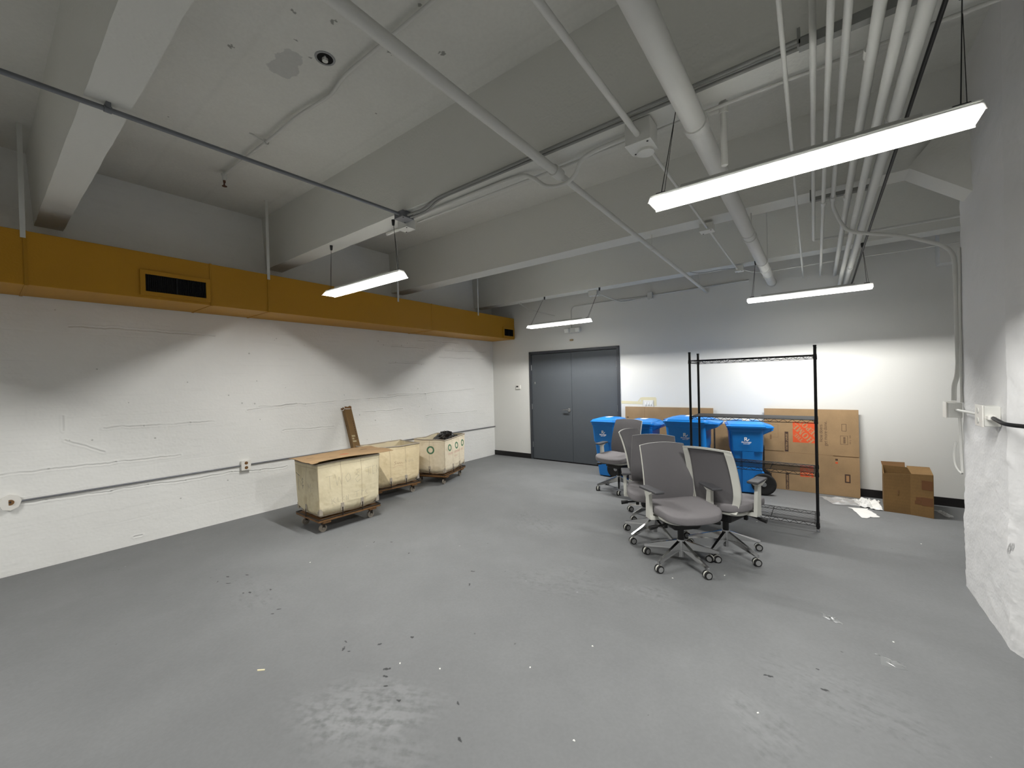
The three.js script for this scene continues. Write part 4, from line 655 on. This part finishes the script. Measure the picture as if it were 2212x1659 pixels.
function barcode(x, X, Y, w, h) { x.strokeStyle = dark; x.lineWidth = 3; x.strokeRect(X, Y, w, h); x.fillStyle = dark; let yy = Y + 14; let k = 1; while (yy < Y + h - 14) { const t = 2 + (k * 7 % 5); x.fillRect(X + w * .4, yy, w * .3, t); yy += t + 3; k++; } }
leaning('large flattened moving carton with orange print leaning on the wall behind the rack', 5.06, .125, 1.035, 1.12, .07, (x, w, h) => {
  const X = u => u * w, Y = v => v * h;
  x.fillStyle = dark; x.fillRect(X(.235), Y(.285), X(.04), Y(.245)); vtext(x, 'EXTRA LARGE', X(.255), Y(.408), 'bold 32px sans-serif', 'rgb(172,142,104)');
  orangeMark(x, X(.325), Y(.16), X(.25)); vtext(x, 'How doers', X(.625), Y(.285), '44px sans-serif', dark); vtext(x, 'get more done.', X(.672), Y(.285), '44px sans-serif', dark);
  x.strokeStyle = dark; x.lineWidth = 4; x.strokeRect(X(.835), Y(.17), 44, 80); barcode(x, X(.82), Y(.305), 72, 100); vtext(x, '0012 345', X(.915), Y(.345), '22px monospace', dark);
  x.fillStyle = 'rgba(110,78,50,.6)'; x.fillRect(0, Y(.538), w, 3); x.fillRect(X(.065), Y(.33), 22, 60); x.strokeStyle = 'rgba(110,78,50,.8)'; x.lineWidth = 2; x.strokeRect(X(.02), Y(.2), X(.14), Y(.16));
  x.fillStyle = dark; x.fillRect(X(.765), Y(.575), 26, 22); x.fillStyle = orange; x.fillRect(X(.765), Y(.612), 26, 20); x.fillStyle = dark; x.fillRect(X(.855), Y(.745), 56, 100); x.fillStyle = 'rgb(170,130,88)'; x.fillRect(X(.868), Y(.76), 30, 70);
  x.fillStyle = dark; x.fillRect(X(.24), Y(.79), X(.036), Y(.2)); vtext(x, 'EXTRA LARGE', X(.258), Y(.9), 'bold 27px sans-serif', 'rgb(172,142,104)'); orangeMark(x, X(.4), Y(.68), X(.14)); x.fillStyle = dark; x.fillRect(X(.07), Y(.81), 10, 40);
}, [['l', 1.12 * .47, .23], ['r', 1.12 * .455, .265]], 5);
leaning('plain flattened carton standing on the wall behind the blue bins', 2.99, .06, 1.4, 1.105, .035, (x, w, h) => { x.fillStyle = 'rgba(110,78,50,.55)'; x.fillRect(w * .24, 0, 4, h); x.fillStyle = dark; x.fillRect(w * .02, h * .16, 24, 14); x.fillRect(w * .63, h * .24, 22, 60); x.fillRect(w * .67, h * .22, 6, 120); }, [], 11);
leaning('short flattened carton between the largest bin and the bin by the rack', 4.42, .09, .62, .875, .045, (x, w, h) => { x.fillStyle = dark; x.fillRect(w * .3, h * .03, 12, h * .17); x.fillRect(w * .34, h * .24, w * .3, h * .06); vtext(x, 'EXTRA', w * .8, h * .45, 'bold 60px sans-serif', dark); }, [], 17);

// ------------------------------------------------------------------ open carton on the floor
{
  const o = thing('open_carton', 'open brown cardboard carton on the floor near the column', 'box', [0, .001, 0]);
  const f = [[6.27, .607], [6.49, .622], [6.665, .672], [6.7, .24], [6.3, .17]], H = [.435, .45, .465, .455, .46];
  const wall = (i, j, y0a = 0) => { const a = f[i], b = f[j], ha = H[i], hb = H[j], dx = b[0] - a[0], dz = b[1] - a[1], l = Math.hypot(dx, dz), nx = -dz / l * .006, nz = dx / l * .006; return hexa([[a[0], 0, a[1]], [b[0], 0, b[1]], [b[0] - nx, 0, b[1] - nz], [a[0] - nx, 0, a[1] - nz], [a[0], ha, a[1]], [b[0], hb, b[1]], [b[0] - nx, hb, b[1] - nz], [a[0] - nx, ha, a[1] - nz]]); };
  const bm = std({ map: boardMap, roughness: .85, color: 0xc6b892, side: THREE.DoubleSide });
  mesh('front_panel', metreUV(wall(0, 1)), bm, o); mesh('front_panel', metreUV(wall(1, 2)), bm, o); mesh('side_panel', metreUV(wall(2, 3)), bm, o); mesh('rear_panel', metreUV(wall(3, 4)), bm, o); mesh('side_panel', metreUV(wall(4, 0)), bm, o);
  mesh('top_flap', metreUV(hexa([[6.5, .452, .62], [6.665, .466, .67], [6.69, .49, .32], [6.5, .485, .3], [6.5, .457, .62], [6.665, .471, .67], [6.69, .495, .32], [6.5, .49, .3]])), bm, o);
  mesh('rear_flap', metreUV(hexa([[6.3, .45, .175], [6.5, .455, .21], [6.5, .455, .204], [6.3, .45, .169], [6.29, .5, .16], [6.5, .51, .19], [6.5, .51, .184], [6.29, .5, .154]])), mat.boardDark, o);
  const nrm = V(-.274, 0, .962).normalize(), pl = (u, y, w, h, c) => { const g = bx(w, h, .0015, 0, 0, 0); g.rotateY(Math.atan2(nrm.x, nrm.z)); return g.translate(6.49 + (6.665 - 6.49) * u + nrm.x * .001, y, .622 + .05 * u + nrm.z * .001); };
  const tm = std({ color: 0x6a4526, roughness: .3 }); for (const q of [[.73, .35, .085, .1], [.72, .17, .09, .09], [.32, .15, .05, .035], [.38, .19, .05, .04]]) mesh('tape', pl(...q), tm, o);
  mesh('handle_slot', bx(.012, .05, .003, 6.39, .235, .617), mat.boardDark, o);
}
// packing plastic beside it
function sheet(name, label, cat, corners, m, amp, f, n = 26, lift = .004) {
  const g = grid(n, n, (u, v) => { const [a, b, c, d] = corners, x = (a[0] * (1 - u) + b[0] * u) * (1 - v) + (d[0] * (1 - u) + c[0] * u) * v, z = (a[1] * (1 - u) + b[1] * u) * (1 - v) + (d[1] * (1 - u) + c[1] * u) * v; const e = Math.min(u, v, 1 - u, 1 - v); return [x + (vnoise(u * 6, v * 6) - .5) * .03, lift + amp * Math.abs(fbm(u * f, v * f + 3, 4) - .42) * 2 * smooth(0, .1, e + .03), z + (vnoise(u * 6 + 9, v * 6) - .5) * .03]; });
  return tag(mesh(name, g, m), label, cat);
}
sheet('plastic_film', 'crinkled clear plastic film spread on the floor beside the carton', 'plastic', [[5.68, .3], [6.22, .2], [6.25, .52], [5.82, .62]], mat.film, .05, 5);
sheet('bubble_wrap', 'white bubble wrap heap between plastic film and open carton', 'packing', [[6.0, .3], [6.26, .22], [6.26, .62], [6.08, .58]], mat.foam, .12, 4);
sheet('foam_sheet', 'thin white foam sheet lying flat in front of the bubble wrap', 'packing', [[5.96, .66], [6.12, .6], [6.21, .9], [6.06, 1.04]], mat.foam, .012, 3, 14);
sheet('packing_scrap', 'narrow plastic scrap lying behind the open carton by the baseboard', 'plastic', [[6.72, .3], [6.78, .27], [6.84, .5], [6.79, .55]], mat.film, .03, 4, 10);
sheet('clear_tape', 'folded piece of clear tape stuck on the floor, shadow streaks around it', 'tape', [[5.68, 3.5], [5.76, 3.53], [5.79, 3.59], [5.7, 3.56]], mat.tapeClear, .012, 4, 10, .002);
sheet('clear_tape', 'flat square of clear tape on the floor facing the column', 'tape', [[5.93, 3.83], [6.03, 3.85], [6.05, 3.9], [5.95, 3.93]], mat.tapeClear, .004, 3, 8, .0015);
tag(mesh('wood_sliver', turn(hexa([[-.02, 0, -.004], [.02, 0, -.006], [.024, 0, .004], [-.016, 0, .006], [-.02, .004, -.003], [.02, .003, -.005], [.024, .003, .003], [-.016, .004, .005]].map((p, i, a) => a[[3, 2, 1, 0, 7, 6, 5, 4][i]])), 0, .7, 0).translate(3.142, 0, 5.934), mat.tape), 'pale yellow sliver lying alone on the open floor', 'scrap');
for (const [x, z] of [[3.748, 5.443], [4.582, 4.681], [4.797, 5.313], [3.97, 5.342], [4.377, 5.044], [5.063, 3.287], [4.737, 3.562], [5.13, 1.765], [6.426, 1.634], [6.019, 3.637], [5.434, 4.679], [1.979, 5.069]])
  tag(mesh('paint_fleck', turn(hexa([[-.005, 0, -.003], [.006, 0, -.004], [.004, 0, .005], [-.006, 0, .003], [-.004, .003, -.002], [.005, .002, -.003], [.003, .003, .004], [-.005, .002, .002]].map((p, i, a) => a[[3, 2, 1, 0, 7, 6, 5, 4][i]])), 0, rr(0, 3), 0).translate(x, 0, z), mat.chip), 'tiny white paint fleck lying on the grey floor', 'scrap', 'paint flecks scattered on the floor');

renderer.render(scene, camera);
